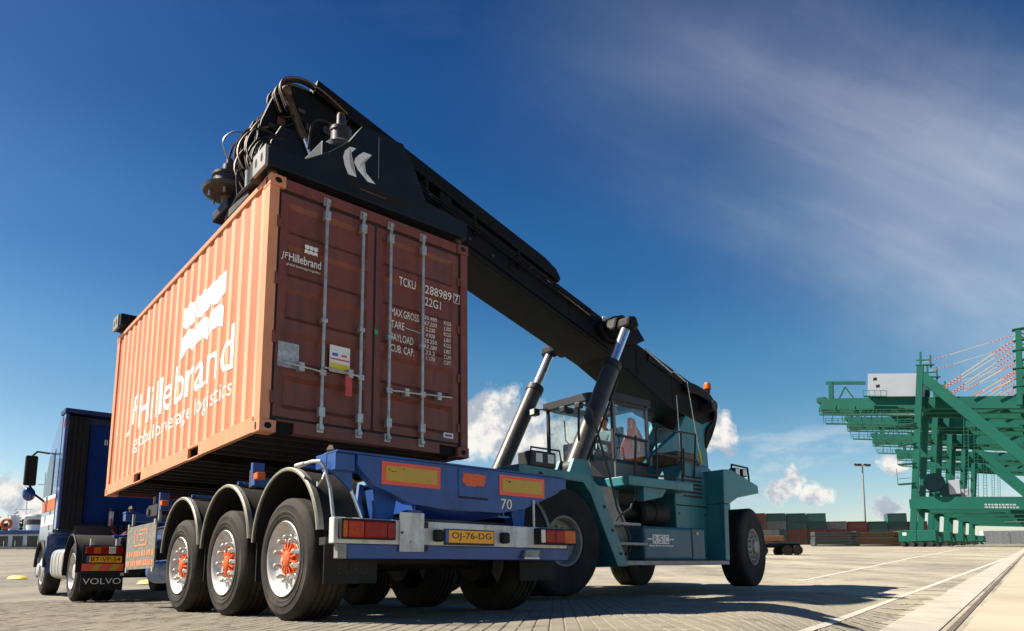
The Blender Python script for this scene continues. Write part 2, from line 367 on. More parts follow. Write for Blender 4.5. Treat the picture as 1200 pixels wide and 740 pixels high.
def put(name, me, mt, parent=None, bevel=0, loc=None, rot=None):
    if mt is not None and not me.materials: me.materials.append(mt)
    o = bpy.data.objects.new(name, me); COL.objects.link(o)
    if parent is not None: o.parent = parent
    if loc is not None: o.location = loc
    if rot is not None: o.rotation_euler = rot
    if bevel:
        b = o.modifiers.new('bevel', 'BEVEL'); b.width = bevel; b.segments = 2; b.limit_method = 'ANGLE'; b.angle_limit = radians(40)
    return o
def thing(name, label, cat, loc=(0, 0, 0), rot=(0, 0, 0), group=None):
    o = bpy.data.objects.new(name, None); COL.objects.link(o); o.empty_display_size = .3
    o.location = loc; o.rotation_euler = rot
    o['label'] = label; o['category'] = cat
    if group: o['group'] = group
    return o
def tag(o, label, cat, group=None):
    o['label'] = label; o['category'] = cat
    if group: o['group'] = group
    return o
def children(o): return [c for c in COL.objects if c.parent == o]
def copy_tree(o, parent=None, kids=None):
    if kids is None:
        kids = {}
        for c in COL.objects:
            if c.parent: kids.setdefault(c.parent.name, []).append(c)
    c = o.copy(); COL.objects.link(c); c.parent = parent
    for ch in kids.get(o.name, []): copy_tree(ch, c, kids)
    return c
def text_mesh(s, w=None, h=None, size=1.0, align='LEFT', shear=0, spacing=1.0, cut=None, weight=0.0):
    cu = bpy.data.curves.new('t', 'FONT'); cu.body = s; cu.size = size; cu.shear = shear; cu.space_character = spacing; cu.offset = weight
    cu.resolution_u = 3
    o = bpy.data.objects.new('t', cu); COL.objects.link(o)
    bpy.context.view_layer.update()
    me = bpy.data.meshes.new_from_object(o)
    bpy.data.objects.remove(o); bpy.data.curves.remove(cu)
    xs = [v.co.x for v in me.vertices]; ys = [v.co.y for v in me.vertices]
    x0, x1, y0, y1 = min(xs), max(xs), min(ys), max(ys)
    sx = w / (x1 - x0) if w else None; sy = h / (y1 - y0) if h else None
    if sx is None and sy is None: sx = sy = 1
    sx = sx or sy; sy = sy or sx
    for v in me.vertices: v.co.x = (v.co.x - x0) * sx; v.co.y = (v.co.y - y0) * sy; v.co.z = 0
    return me
def text(s, name, mt, parent, origin, xd, yd, w=None, h=None, **k):
    """flat lettering: lower left corner at origin, running along xd, upright along yd"""
    me = text_mesh(s, w, h, **k)
    o_, a, b = Vector(origin), Vector(xd), Vector(yd)
    for v in me.vertices: v.co = o_ + a * v.co.x + b * v.co.y
    me.name = name
    return put(name, me, mt, parent)
def flat(name, mt, parent, polys, fn, thick=None):
    """thin flat marks given as 2d polygons, mapped by fn(p, q, t)"""
    mb = MB()
    for poly in polys:
        mb.face([fn(p, q) for p, q in poly])
    return mb.build(name, mt, parent)

# ------------------------------------------------------------------ ground
def sst(t): t = min(1.0, max(0.0, t)); return t * t * (3 - 2 * t)
def H(X, Y):
    B = .05 * Y - .0131 * X - .68 - .10 * sst((-X - 2) / 6)
    q = X - .45 * Y
    r = sqrt(B * B + .003)
    return .5 * (B + r) + .5 * (B - r) * sst((q + .9) / 2.0)
PAV = (-9.0, 9.0, 4.2, 13.2)      # block paving laid piece by piece: x0 x1 y0 y1
STRIP = [(3.24, 6.57), (3.64, 7.21), (4.08, 7.90), (4.55, 8.62), (5.04, 9.34), (5.54, 10.04), (6.04, 10.72), (6.61, 11.49), (7.27, 12.38), (8.04, 13.41), (8.95, 14.64)]
def strip_x(Y):                                # left edge of the concrete rail beam
    if Y < 6.57: return 3.24 - (6.57 - Y) * .50
    for (xa, ya), (xb, yb) in zip(STRIP, STRIP[1:]):
        if ya <= Y <= yb: return xa + (xb - xa) * (Y - ya) / (yb - ya)
    return .742 * Y - 1.95
BASIN = (-700, -46, 103, 700)
def in_pav(x, y): return PAV[0] <= x <= PAV[1] and PAV[2] <= y <= PAV[3] and x < strip_x(y) + .02
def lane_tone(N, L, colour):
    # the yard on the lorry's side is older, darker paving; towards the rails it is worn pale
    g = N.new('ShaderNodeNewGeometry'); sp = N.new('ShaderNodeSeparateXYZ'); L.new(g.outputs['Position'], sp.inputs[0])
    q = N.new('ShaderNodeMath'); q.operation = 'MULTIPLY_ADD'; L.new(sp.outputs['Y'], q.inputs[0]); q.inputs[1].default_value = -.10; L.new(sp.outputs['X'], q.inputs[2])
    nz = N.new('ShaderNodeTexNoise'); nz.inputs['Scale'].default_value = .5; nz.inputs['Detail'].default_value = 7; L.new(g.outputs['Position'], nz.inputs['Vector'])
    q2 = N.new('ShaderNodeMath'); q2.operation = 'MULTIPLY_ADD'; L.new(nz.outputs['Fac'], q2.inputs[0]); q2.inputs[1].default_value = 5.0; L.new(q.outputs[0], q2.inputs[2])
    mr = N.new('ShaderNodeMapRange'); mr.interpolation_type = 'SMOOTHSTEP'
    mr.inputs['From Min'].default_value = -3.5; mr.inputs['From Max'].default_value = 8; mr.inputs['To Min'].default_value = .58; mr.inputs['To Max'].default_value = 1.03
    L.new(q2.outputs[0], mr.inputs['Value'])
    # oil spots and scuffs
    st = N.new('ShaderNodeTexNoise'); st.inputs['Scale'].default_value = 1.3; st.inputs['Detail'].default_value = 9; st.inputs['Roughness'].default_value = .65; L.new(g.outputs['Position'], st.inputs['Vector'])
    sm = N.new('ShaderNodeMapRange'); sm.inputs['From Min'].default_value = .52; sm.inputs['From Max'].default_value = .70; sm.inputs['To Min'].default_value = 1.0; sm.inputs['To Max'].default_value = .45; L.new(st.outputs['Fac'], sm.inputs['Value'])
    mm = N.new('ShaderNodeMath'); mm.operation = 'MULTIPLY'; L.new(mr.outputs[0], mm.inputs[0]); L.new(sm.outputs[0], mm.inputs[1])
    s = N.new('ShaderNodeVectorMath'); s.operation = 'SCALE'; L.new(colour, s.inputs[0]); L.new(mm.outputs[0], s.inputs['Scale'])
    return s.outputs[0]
def make_ground():
    def axis(breaks):
        out = []
        for a, b, n in breaks: out += [a + (b - a) * i / n for i in range(n)]
        return out + [breaks[-1][1]]
    xs = axis([(-900, -200, 7), (-200, -46.001, 8), (-46.001, -46, 1), (-46, -12, 14), (-12, 12, 120), (12, 60, 48), (60, 200, 14), (200, 900, 7)])
    ys = axis([(-60, 0, 6), (0, 4.199, 14), (4.199, 4.2, 1), (4.2, 13.2, 45), (13.2, 13.201, 1), (13.201, 30, 56), (30, 103, 36), (103, 103.001, 1), (103.001, 300, 20), (300, 900, 6)])
    bm = bmesh.new(); grid = []
    for y in ys:
        row = []
        for x in xs:
            z = H(x, y)
            if y > 300: z = H(x, 300) + (y - 300) * .0
            if PAV[0] < x < PAV[1] and 4.1995 <= y <= 13.2005 and x < strip_x(y) - .1: z -= .008
            if x <= -46.0005 and y >= 103.0005: z = -3
            row.append(bm.verts.new((x, y, z)))
        grid.append(row)
    for j in range(len(ys) - 1):
        for i in range(len(xs) - 1):
            f = bm.faces.new((grid[j][i], grid[j][i + 1], grid[j + 1][i + 1], grid[j + 1][i])); f.smooth = True
    me = bpy.data.meshes.new('ground'); bm.to_mesh(me); bm.free()
    mt = bpy.data.materials.new('paved_yard'); mt.use_nodes = True
    nt = mt.node_tree; N = nt.nodes; L = nt.links; b = N['Principled BSDF']; b.inputs['Roughness'].default_value = .85
    tc = N.new('ShaderNodeTexCoord')
    br = N.new('ShaderNodeTexBrick'); br.inputs['Scale'].default_value = 1.0
    br.inputs['Brick Width'].default_value = .206; br.inputs['Row Height'].default_value = .104; br.inputs['Mortar Size'].default_value = .005
    br.inputs['Color1'].default_value = (.30, .264, .20, 1); br.inputs['Color2'].default_value = (.345, .306, .238, 1); br.inputs['Mortar'].default_value = (.38, .34, .26, 1)
    mp = N.new('ShaderNodeMapping'); mp.inputs['Rotation'].default_value = (0, 0, pi / 2 - .06)
    L.new(tc.outputs['Object'], mp.inputs[0]); L.new(mp.outputs[0], br.inputs['Vector'])
    # broad stains and tyre-darkened lanes along the quay
    n1 = N.new('ShaderNodeTexNoise'); n1.inputs['Scale'].default_value = .22; n1.inputs['Detail'].default_value = 8; n1.inputs['Roughness'].default_value = .6
    L.new(tc.outputs['Object'], n1.inputs['Vector'])
    m2 = N.new('ShaderNodeMapping'); m2.inputs['Rotation'].default_value = (0, 0, .638); m2.inputs['Scale'].default_value = (.55, .012, 1)
    L.new(tc.outputs['Object'], m2.inputs[0])
    n2 = N.new('ShaderNodeTexNoise'); n2.inputs['Scale'].default_value = 1; n2.inputs['Detail'].default_value = 5
    L.new(m2.outputs[0], n2.inputs['Vector'])
    mm = N.new('ShaderNodeMath'); mm.operation = 'ADD'; L.new(n1.outputs['Fac'], mm.inputs[0]); L.new(n2.outputs['Fac'], mm.inputs[1])
    mr = N.new('ShaderNodeMapRange'); mr.inputs['From Min'].default_value = .75; mr.inputs['From Max'].default_value = 1.25; mr.inputs['To Min'].default_value = .60; mr.inputs['To Max'].default_value = 1.25
    L.new(mm.outputs[0], mr.inputs['Value'])
    sc = N.new('ShaderNodeVectorMath'); sc.operation = 'SCALE'; L.new(br.outputs['Color'], sc.inputs[0]); L.new(mr.outputs[0], sc.inputs['Scale'])
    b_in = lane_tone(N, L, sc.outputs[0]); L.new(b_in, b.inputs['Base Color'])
    bn = N.new('ShaderNodeTexNoise'); bn.inputs['Scale'].default_value = 30; bn.inputs['Detail'].default_value = 4; L.new(tc.outputs['Object'], bn.inputs['Vector'])
    ad = N.new('ShaderNodeMath'); ad.operation = 'MULTIPLY_ADD'; L.new(bn.outputs['Fac'], ad.inputs[0]); ad.inputs[1].default_value = .4
    iv = N.new('ShaderNodeMath'); iv.operation = 'SUBTRACT'; iv.inputs[0].default_value = 1; L.new(br.outputs['Fac'], iv.inputs[1]); L.new(iv.outputs[0], ad.inputs[2])
    bp = N.new('ShaderNodeBump'); bp.inputs['Strength'].default_value = .5; bp.inputs['Distance'].default_value = .01
    L.new(ad.outputs[0], bp.inputs['Height']); L.new(bp.outputs[0], b.inputs['Normal'])
    o = put('ground', me, mt); o['kind'] = 'structure'
    return o
ground = make_ground()

m_paver = mat('concrete_block', (.262, .233, .175), .85, var=.16, scale=2.2, dirt=(.13, .115, .09), dirt_amt=.55, dirt_scale=1.1, bump=.25, bscale=60, object_rand=.10)
def tone_pavers():
    nt = m_paver.node_tree; b = nt.nodes['Principled BSDF']; src = b.inputs['Base Color'].links[0].from_socket
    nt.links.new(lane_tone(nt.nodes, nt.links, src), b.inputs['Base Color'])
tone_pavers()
def make_pavers():
    a = -.06; ca, sa = cos(a), sin(a)
    w, l, g = .104, .206, .006
    cells = []
    for i in range(-110, 111):
        for j in range(-10, 90):
            lx = i * w; ly = j * l + (l / 2 if i % 2 else 0)
            x = lx * ca - ly * sa; y = lx * sa + ly * ca
            if PAV[0] + .1 < x < PAV[1] - .1 and PAV[2] + .12 < y < PAV[3] - .12 and x < strip_x(y) - .14: cells.append((x, y))
    def add(bm, x, y, dz, tx, ty):
        hw, hl = w / 2 - g / 2, l / 2 - g / 2; c = .007
        def pt(px, py, z):
            X = x + px * ca - py * sa; Y = y + px * sa + py * ca
            return (X, Y, z + dz + tx * px + ty * py)
        h = H(x, y)
        gx = (H(x + .1, y) - H(x - .1, y)) / .2; gy = (H(x, y + .1) - H(x, y - .1)) / .2
        tx += gx; ty += gy
        r0 = [bm.verts.new(pt(px, py, h - .03)) for px, py in ((-hw, -hl), (hw, -hl), (hw, hl), (-hw, hl))]
        r1 = [bm.verts.new(pt(px, py, h - .005)) for px, py in ((-hw, -hl), (hw, -hl), (hw, hl), (-hw, hl))]
        r2_ = [bm.verts.new(pt(px, py, h)) for px, py in ((-hw + c, -hl + c), (hw - c, -hl + c), (hw - c, hl - c), (-hw + c, hl - c))]
        for A, B in ((r0, r1), (r1, r2_)):
            for k in range(4): bm.faces.new((A[k], A[(k + 1) % 4], B[(k + 1) % 4], B[k]))
        bm.faces.new(r2_)
    # the 300 that show largest: nearest in view, not below the frame
    vis = [(x, y) for x, y in cells if y > 4.62 and abs(x) < .70 * y]
    vis.sort(key=lambda p: p[0] ** 2 + p[1] ** 2)
    near = set(vis[:300])
    bm = bmesh.new()
    for x, y in cells:
        dz, tx, ty = random.gauss(0, .0012), random.gauss(0, .012), random.gauss(0, .008)
        if (x, y) in near:
            b1 = bmesh.new(); add(b1, x, y, dz, tx, ty)
            for v in b1.verts: v.co -= Vector((x, y, 0))
            me = bpy.data.meshes.new('paving_block'); b1.to_mesh(me); b1.free()
            put('paving_block', me, m_paver, ground, loc=(x, y, 0))
        else: add(bm, x, y, dz, tx, ty)
    me = bpy.data.meshes.new('paving_blocks'); bm.to_mesh(me); bm.free()
    o = put('paving_field', me, m_paver, ground); o['kind'] = 'stuff'
make_pavers()

# concrete crane-rail beam, rail slot and painted lines follow the quay direction
def ribbon(name, mt, off0, off1, lift, y0=1.5, y1=290, n=180, parent=None, drop=0, joint=None):
    mb = MB(); ys = [y0 * (y1 / y0) ** (i / n) for i in range(n + 1)]
    prev = None
    for y in ys:
        x0, x1 = (strip_x(y) if off0 is None else .742 * y + off0), .742 * y + off1
        if x0 > x1 - .05: continue
        z0, z1 = H(x0, y) + lift, H(x1, y) + lift
        ring = [mb.bm.verts.new((x0, y, z0 - drop)), mb.bm.verts.new((x0, y, z0)), mb.bm.verts.new((x1, y, z1)), mb.bm.verts.new((x1, y, z1 - drop))]
        if prev:
            for k in range(3): mb.bm.faces.new((prev[k], ring[k], ring[k + 1], prev[k + 1]))
        prev = ring
    return mb.build(name, mt, parent, smooth=True)
o = ribbon('rail_beam', m_conc, None, -1.235, .012, drop=.2); o['kind'] = 'structure'
o = ribbon('quay_apron', mat('concrete_apron', (.40, .345, .265), .85, var=.12, scale=.5, dirt=(.27, .22, .16), dirt_amt=.5, dirt_scale=.35, bump=.12, bscale=10), -.955, 60, .010, drop=.2); o['kind'] = 'structure'
o = ribbon('rail_slot', mat('rail_slot_dirt', (.03, .022, .017), .9, var=.3, scale=8), -1.235, -.955, -.03, drop=.1); o['kind'] = 'structure'
tag(ribbon('crane_rail', m_rail, -1.145, -1.06, .012, drop=.08), 'rusty steel crane rail sunk in the slot of the pale concrete beam', 'rail')
tag(ribbon('kerb_angle', m_rail, -.985, -.95, .014, drop=.05), 'rusty steel edge angle between rail slot and concrete apron', 'rail edge')
def spline(pts, n=6):
    pts = [Vector(p) for p in pts]; out = []
    for i in range(len(pts) - 1):
        p0, p1, p2, p3 = pts[max(i - 1, 0)], pts[i], pts[i + 1], pts[min(i + 2, len(pts) - 1)]
        for k in range(n):
            t = k / n; out.append(.5 * ((2 * p1) + (p2 - p0) * t + (2 * p0 - 5 * p1 + 4 * p2 - p3) * t * t + (3 * p1 - p0 - 3 * p2 + p3) * t ** 3))
    return out + [pts[-1]]
def path_line(pts, w0, w1, lift=.005):
    ps = spline([(x, y, 0) for x, y in pts], 5); mb = MB(); prev = None
    for i, p in enumerate(ps):
        d = (ps[min(i + 1, len(ps) - 1)] - ps[max(i - 1, 0)]).normalized(); nn = Vector((-d.y, d.x, 0))
        w = (w0 + (w1 - w0) * i / len(ps)) / 2
        a, b = p + nn * w, p - nn * w
        r = [mb.bm.verts.new((a.x, a.y, H(a.x, a.y) + lift)), mb.bm.verts.new((b.x, b.y, H(b.x, b.y) + lift))]
        if prev: mb.bm.faces.new((prev[0], prev[1], r[1], r[0]))
        prev = r
    o = mb.build('painted_line', m_line, smooth=True); o['kind'] = 'structure'
LINE_A = [(1.85, 4.84), (2.14, 5.35), (2.50, 5.98), (2.95, 6.74), (3.49, 7.67), (4.15, 8.76), (4.90, 9.97), (5.70, 11.18), (6.50, 12.31), (7.31, 13.38), (8.25, 14.61), (9.39, 16.10), (10.79, 17.93), (12.54, 20.23), (14.83, 23.22), (17.91, 27.25), (22.30, 33.00), (29.05, 41.83), (40.76, 57.15), (100, 136)]
path_line(LINE_A, .045, .16)
path_line([(7.27, 18.11), (10.97, 23.60), (14.95, 29.46), (21.56, 39.19), (26.84, 46.96), (60, 95)], .10, .2)
for k in range(26):      # short painted bay ticks between the line and the beam
    y = 5.6 * 1.085 ** k
    mb = MB(); w = .03 * (1 + k * .04)
    la = [q for q in zip(LINE_A, LINE_A[1:]) if q[0][1] <= y <= q[1][1]]
    if not la: continue
    (ax_, ay_), (bx_, by_) = la[0]; x0 = ax_ + (bx_ - ax_) * (y - ay_) / (by_ - ay_) + .06; x1 = strip_x(y) - .06
    if x1 < x0 + .15: continue
    P4 = [(x0, y - w), (x1, y - w - .1), (x1, y + w - .1), (x0, y + w)]
    mb.face([(x, yy, H(x, yy) + .006) for x, yy in P4])
    o = mb.build('painted_line', m_tick); o['kind'] = 'structure'
o = MB().box(BASIN[0], BASIN[1], BASIN[2], BASIN[3], 1.2, 2.6).build('water', mat('harbour_water', (.03, .05, .06), .12, var=.2, scale=.1, bump=.4, bscale=.8)); o['kind'] = 'structure'
# coping stones along the basin edge
def coping():
    root = thing('quay_wall', 'pale concrete coping along the harbour basin behind the lorry', 'quay wall', (0, 0, 0))
    for i in range(28):
        x0 = -46.2 - i * 3.0
        h = H(x0 - 1.5, 102.6)
        MB().box(x0 - 2.96, x0, 101.8, 103.2, h - .6, h + .32).build('coping_stone', m_conc, root)
coping()
# low yellow humps on the yard
for (X, Y) in ((-14.67, 20.96), (-13.2, 20.3), (-9.6, 18.67)):
    mb = MB(); r = 8; rows = []
    for i in range(r + 1):
        t = i / r; rows.append([mb.bm.verts.new((X + (t - .5) * .62, Y + s_ * .16 * sqrt(max(.02, 1 - (2 * t - 1) ** 2)) , H(X, Y) + .012 + (.10 * sqrt(max(0, 1 - (2 * t - 1) ** 2)) if abs(s_) < .9 else 0))) for s_ in (-1, -.55, 0, .55, 1)])
    for i in range(r):
        for k in range(4): mb.bm.faces.new((rows[i][k], rows[i + 1][k], rows[i + 1][k + 1], rows[i][k + 1]))
    tag(mb.build('floor_marker', m_ymark, smooth=True, ang=80), 'low yellow rubber marker hump lying on the yard by the lorry', 'floor marker', 'yellow markers on the yard')

# ------------------------------------------------------------------ shipping container being lifted
CO = Vector((-2.3171, 6.2916, 1.6963)); CA = .7261
CL, CW, CH = 6.058, 2.438, 2.591
def make_container():
    C = thing('shipping_container', 'rust-red corrugated shipping container lifted above the blue trailer', 'container', CO, (-.0064, .0042, CA))
    # frame
    for x0, x1, y0, y1 in ((0, .10, .012, .15), (CW - .10, CW, .012, .15)):
        MB().box(x0, x1, y0, y1, .118, CH - .118).build('corner_post', m_side if x0 == 0 else m_door, C, bevel=.006)
    for x0, x1 in ((0, .08), (CW - .08, CW)):
        MB().box(x0, x1, CL - .16, CL - .01, .118, CH - .118).build('corner_post', m_side, C, bevel=.006)
    # castings with openings
    def casting(x0, y0, z0):
        x1, y1, z1 = x0 + .162, y0 + .178, z0 + .118
        o = MB().box(x0, x1, y0, y1, z0, z1).build('corner_casting', m_side if x0 < 1 else m_door, C, bevel=.008)
        zc = (z0 + z1) / 2
        def oval(fn, a, b):
            return [fn(a * cos(t * pi / 8), b * sin(t * pi / 8)) for t in range(16)]
        h = MB()
        yc, xc = (y0 + y1) / 2, (x0 + x1) / 2
        xf = x0 - .0015 if x0 < 1 else x1 + .0015
        h.face(oval(lambda p, q: (xf, yc + p, zc + q), .022, .042))
        yf = y0 - .0015 if y0 < 1 else y1 + .0015
        h.face(oval(lambda p, q: (xc + p, yf, zc + q), .036, .030))
        h.build('opening', m_hole, o)
    for x0 in (-.004, CW - .158):
        for y0 in (-.004, CL - .174):
            for z0 in (0, CH - .118): casting(x0, y0, z0)
    # rails
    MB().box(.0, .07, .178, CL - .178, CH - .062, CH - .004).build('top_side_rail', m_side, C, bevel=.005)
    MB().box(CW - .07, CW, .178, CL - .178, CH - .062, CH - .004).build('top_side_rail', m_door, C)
    # bottom side rail broken by fork pockets
    for x0, x1, mt in ((0, .05, m_side), (CW - .05, CW, m_door)):
        cuts = [(.178, 1.70), (2.06, 4.03), (4.39, CL - .178)]
        mb = MB()
        for a, b in cuts: mb.box(x0, x1, a, b, .012, .162)
        for a, b in ((1.70, 2.06), (4.03, 4.39)): mb.box(x0, x1, a, b, .135, .162); mb.box(x0, x1, a, b, .006, .022)
        mb.build('bottom_side_rail', mt, C)
    for a, b in ((1.70, 2.06), (4.03, 4.39)):
        mb = MB()
        mb.face([(.03, a, .022), (CW - .03, a, .022), (CW - .03, a, .135), (.03, a, .135)]); mb.face([(.03, b, .022), (CW - .03, b, .022), (CW - .03, b, .135), (.03, b, .135)])
        mb.face([(.03, a, .135), (CW - .03, a, .135), (CW - .03, b, .135), (.03, b, .135)])
        mb.face([(1.2, a, .022), (1.2, b, .022), (1.2, b, .135), (1.2, a, .135)])
        mb.build('fork_pocket', m_hole, C)
    # corrugated walls
    n = 21; y0, y1 = .15, CL - .16; per = (y1 - y0) / n
    fr = (0, .25, .5, .75)
    def xo(y):
        t = ((y - y0) / per) % 1.0
        if y <= y0 + 1e-6 or y >= y1 - 1e-6: t = 0
        if t < .34: return 0
        if t < .54: return (t - .34) / .20
        if t < .80: return 1
        return 1 - (t - .80) / .20
    brk = []
    for i in range(n): brk += [y0 + per * (i + f) for f in (0, .34, .54, .80)]
    brk.append(y1)
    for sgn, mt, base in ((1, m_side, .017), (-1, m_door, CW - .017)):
        mb = MB(); prev = None
        for y in brk:
            x = base + sgn * .011 * xo(y)
            a, b = mb.bm.verts.new((x, y, .162)), mb.bm.verts.new((x, y, CH - .062))
            if prev: mb.bm.faces.new((prev[0], a, b, prev[1]))
            prev = (a, b)
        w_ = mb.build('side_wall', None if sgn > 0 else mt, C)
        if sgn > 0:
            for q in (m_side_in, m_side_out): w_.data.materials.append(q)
            for pg in w_.data.polygons: pg.material_index = 1 if pg.center.x < .0171 else 0  # painted rib shading: light tone on outer flats, dark tone elsewhere
    mb = MB(); prev = None; nn = 9; pw = (CW - .16) / nn
    for i in range(nn * 4 + 1):
        x = .08 + pw * (i // 4 + (0, .26, .5, .76)[i % 4]); y = CL - .03 - .04 * (1 if i % 4 >= 2 else 0)
        a, b = mb.bm.verts.new((x, y, .10)), mb.bm.verts.new((x, y, CH - .09))
        if prev: mb.bm.faces.new((prev[0], a, b, prev[1]))
        prev = (a, b)
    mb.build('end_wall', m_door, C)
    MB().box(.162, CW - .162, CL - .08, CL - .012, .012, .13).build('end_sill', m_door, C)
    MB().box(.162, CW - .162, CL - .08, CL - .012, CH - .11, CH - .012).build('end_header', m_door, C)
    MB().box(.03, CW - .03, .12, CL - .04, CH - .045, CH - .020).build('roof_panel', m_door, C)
    MB().box(.05, CW - .05, .12, CL - .06, .140, .165).build('floor', m_under, C)
    for i in range(19):
        y = .40 + i * .292
        if any(a - .06 < y < b + .06 for a, b in ((1.70, 2.06), (4.03, 4.39))): continue
        MB().box(.05, CW - .05, y - .022, y + .022, .03, .140).build('cross_member', m_under, C)
    # side lettering, painted over the corrugations
    def side_paint(me, name):
        bm = bmesh.new(); bm.from_mesh(me); bmesh.ops.triangulate(bm, faces=bm.faces[:])
        for yb in brk:
            g = bm.verts[:] + bm.edges[:] + bm.faces[:]
            bmesh.ops.bisect_plane(bm, geom=g, plane_co=(0, yb, 0), plane_no=(0, 1, 0))
        for v in bm.verts: v.co.x = .017 + .011 * xo(v.co.y) - .003
        bm.to_mesh(me); bm.free(); me.name = name
        return put(name, me, m_letter, C)
    def side_text(s, ya, yb_, z0, h, **k):
        me = text_mesh(s, abs(ya - yb_), h, **k)
        for v in me.vertices: v.co = Vector((0, ya - v.co.x, z0 + v.co.y))
        return side_paint(me, 'lettering')
    side_text('JF', 5.06, 4.52, .78, .54, shear=.10)
    side_text('Hillebrand', 4.47, .84, .80, .50, weight=.006)
    side_text('global', 4.62, 3.64, .46, .26); side_text('beverage', 3.50, 2.14, .46, .26); side_text('logistics', 2.0, .84, .46, .26)
    def emblem(ymax, ymin, z0, z1):
        # two interlocked rows: rounded cups above, arches below, shifted by half a column
        polys = []; w = (ymax - ymin) / 3.5; h = z1 - z0
        for i in range(3):
            c = ymin + w * (3 - i) - .0 * w; a = w * .47; zm = z0 + h * .52
            polys.append([(c - a, z1), (c - a, zm + h * .14)] + [(c - a * cos(t), zm + h * .14 - h * .12 * sin(t)) for t in [k * pi / 8 for k in range(1, 8)]] + [(c + a, zm + h * .14), (c + a, z1), (c + a * .5, z1 - h * .04), (c, z1 + h * .02), (c - a * .5, z1 - h * .04)])
            c2 = c - w * .5 if ymax < ymin else c + w * .5 - w * .0
            c2 = ymin + w * (2.5 - i) + (w * .55)
            polys.append([(c2 + a, z0 + h * .02 * i)] + [(c2 + a * cos(t), z0 + h * .36 + h * .13 * sin(t)) for t in [k * pi / 8 for k in range(0, 9)]] + [(c2 - a, z0 + h * .02 * i), (c2 - a * .4, z0 + h * .12), (c2 + a * .4, z0 + h * .12)])
        return polys
    mb = MB()
    for poly in emblem(2.62, .92, 1.33, 2.0): mb.face([(0, y, z) for y, z in poly])
    bmesh.ops.triangulate(mb.bm, faces=mb.bm.faces[:])
    side_paint(mb.mesh('emblem'), 'emblem')
    # rear: header, sill, doors
    MB().box(.16, CW - .16, .012, .12, CH - .118, CH - .006).build('door_header', m_door, C, bevel=.004)
    mb = MB().box(.34, CW - .40, .012, .12, .012, .135)
    mb.box(.162, .34, .012, .12, .115, .135); mb.box(CW - .40, CW - .162, .012, .12, .115, .135)
    mb.build('door_sill', m_door, C, bevel=.004)
    MB().box(.162, .34, .05, .12, .012, .115).build('sill_recess', m_hole, C)
    MB().box(CW - .40, CW - .162, .05, .12, .012, .115).build('sill_recess', m_hole, C)
    def door(xa, xb):
        z0, z1 = .165, CH - .155
        mb = MB(); yf, yb2 = .032, .066
        npan = 5; mz = .085; mx = .075; gap = .115
        ph = (z1 - z0 - 2 * mz - (npan - 1) * gap) / npan
        zb = [z0]
        pans = []
        z = z0 + mz
        for i in range(npan): pans.append((z, z + ph)); z += ph + gap
        # flat margins
        mb.face([(xa, yf, z0), (xa + mx, yf, z0), (xa + mx, yf, z1), (xa, yf, z1)]); mb.face([(xb - mx, yf, z0), (xb, yf, z0), (xb, yf, z1), (xb - mx, yf, z1)])
        edges = [z0] + [v for p in pans for v in p] + [z1]
        for i in range(0, len(edges), 2):
            mb.face([(xa + mx, yf, edges[i]), (xb - mx, yf, edges[i]), (xb - mx, yf, edges[i + 1]), (xa + mx, yf, edges[i + 1])])
        for a, b in pans:
            s = .045
            O = [(xa + mx, yf, a), (xb - mx, yf, a), (xb - mx, yf, b), (xa + mx, yf, b)]
            I = [(xa + mx + s, yb2, a + s), (xb - mx - s, yb2, a + s), (xb - mx - s, yb2, b - s), (xa + mx + s, yb2, b - s)]
            mb.face(I)
            for k in range(4): mb.face([O[k], O[(k + 1) % 4], I[(k + 1) % 4], I[k]])
        for p, q in (((xa, z0), (xb, z0)), ((xb, z0), (xb, z1)), ((xb, z1), (xa, z1)), ((xa, z1), (xa, z0))):
            mb.face([(p[0], yf, p[1]), (q[0], yf, q[1]), (q[0], .11, q[1]), (p[0], .11, p[1])])
        bmesh.ops.remove_doubles(mb.bm, verts=mb.bm.verts[:], dist=.0005)
        return mb.build('door', m_door, C)
    xm = CW / 2 - .03
    dl, dr = door(.128, xm - .014), door(xm + .014, CW - .128)
    # seal seen between doors and frame
    mb = MB()
    mb.box(.102, CW - .102, .040, .10, .137, .163); mb.box(.102, CW - .102, .040, .10, CH - .153, CH - .120)
    mb.box(.102, .127, .040, .10, .165, CH - .156); mb.box(CW - .127, CW - .102, .040, .10, .165, CH - .156); mb.box(xm - .013, xm + .013, .038, .10, .165, CH - .156)
    mb.build('door_seal', m_gasket, C)
    for z in (.34, .93, 1.52, 2.11):
        for x0 in (.095, CW - .145):
            MB().box(x0, x0 + .05, .016, .031, z - .05, z + .05).build('hinge', m_door, C, bevel=.003)
            mb = MB().cyl((.098 if x0 < 1 else CW - .098, .010, z - .06), (.098 if x0 < 1 else CW - .098, .010, z + .06), .013, n=10).build('hinge_pin', m_door, C, smooth=True)
    # lock rods
    for i, x in enumerate((.60, 1.02, 1.36, 1.785)):
        d = dl if i < 2 else dr
        rod = MB().cyl((x, -.012, .075), (x, -.012, CH - .075), .0175, n=12).build('lock_rod', m_zinc, C, smooth=True)
        for z, s in ((CH - .10, 1), (.10, -1)):
            MB().box(x - .035, x + .035, -.004, .030, z - .045, z + .045).build('keeper', m_zinc, rod, bevel=.004)
            MB().box(x - .024, x + .024, -.040, -.004, z - .018, z + .018).build('cam_head', m_zinc, rod, bevel=.004)
            MB().box(x - .032, x + .032, -.036, .030, z - s * .16 - .050, z - s * .16 + .050).build('rod_guide', m_zinc, rod, bevel=.006)
        for z in (1.20,): MB().box(x - .030, x + .030, -.036, .031, z - .022, z + .022).build('rod_guide', m_zinc, rod, bevel=.005)
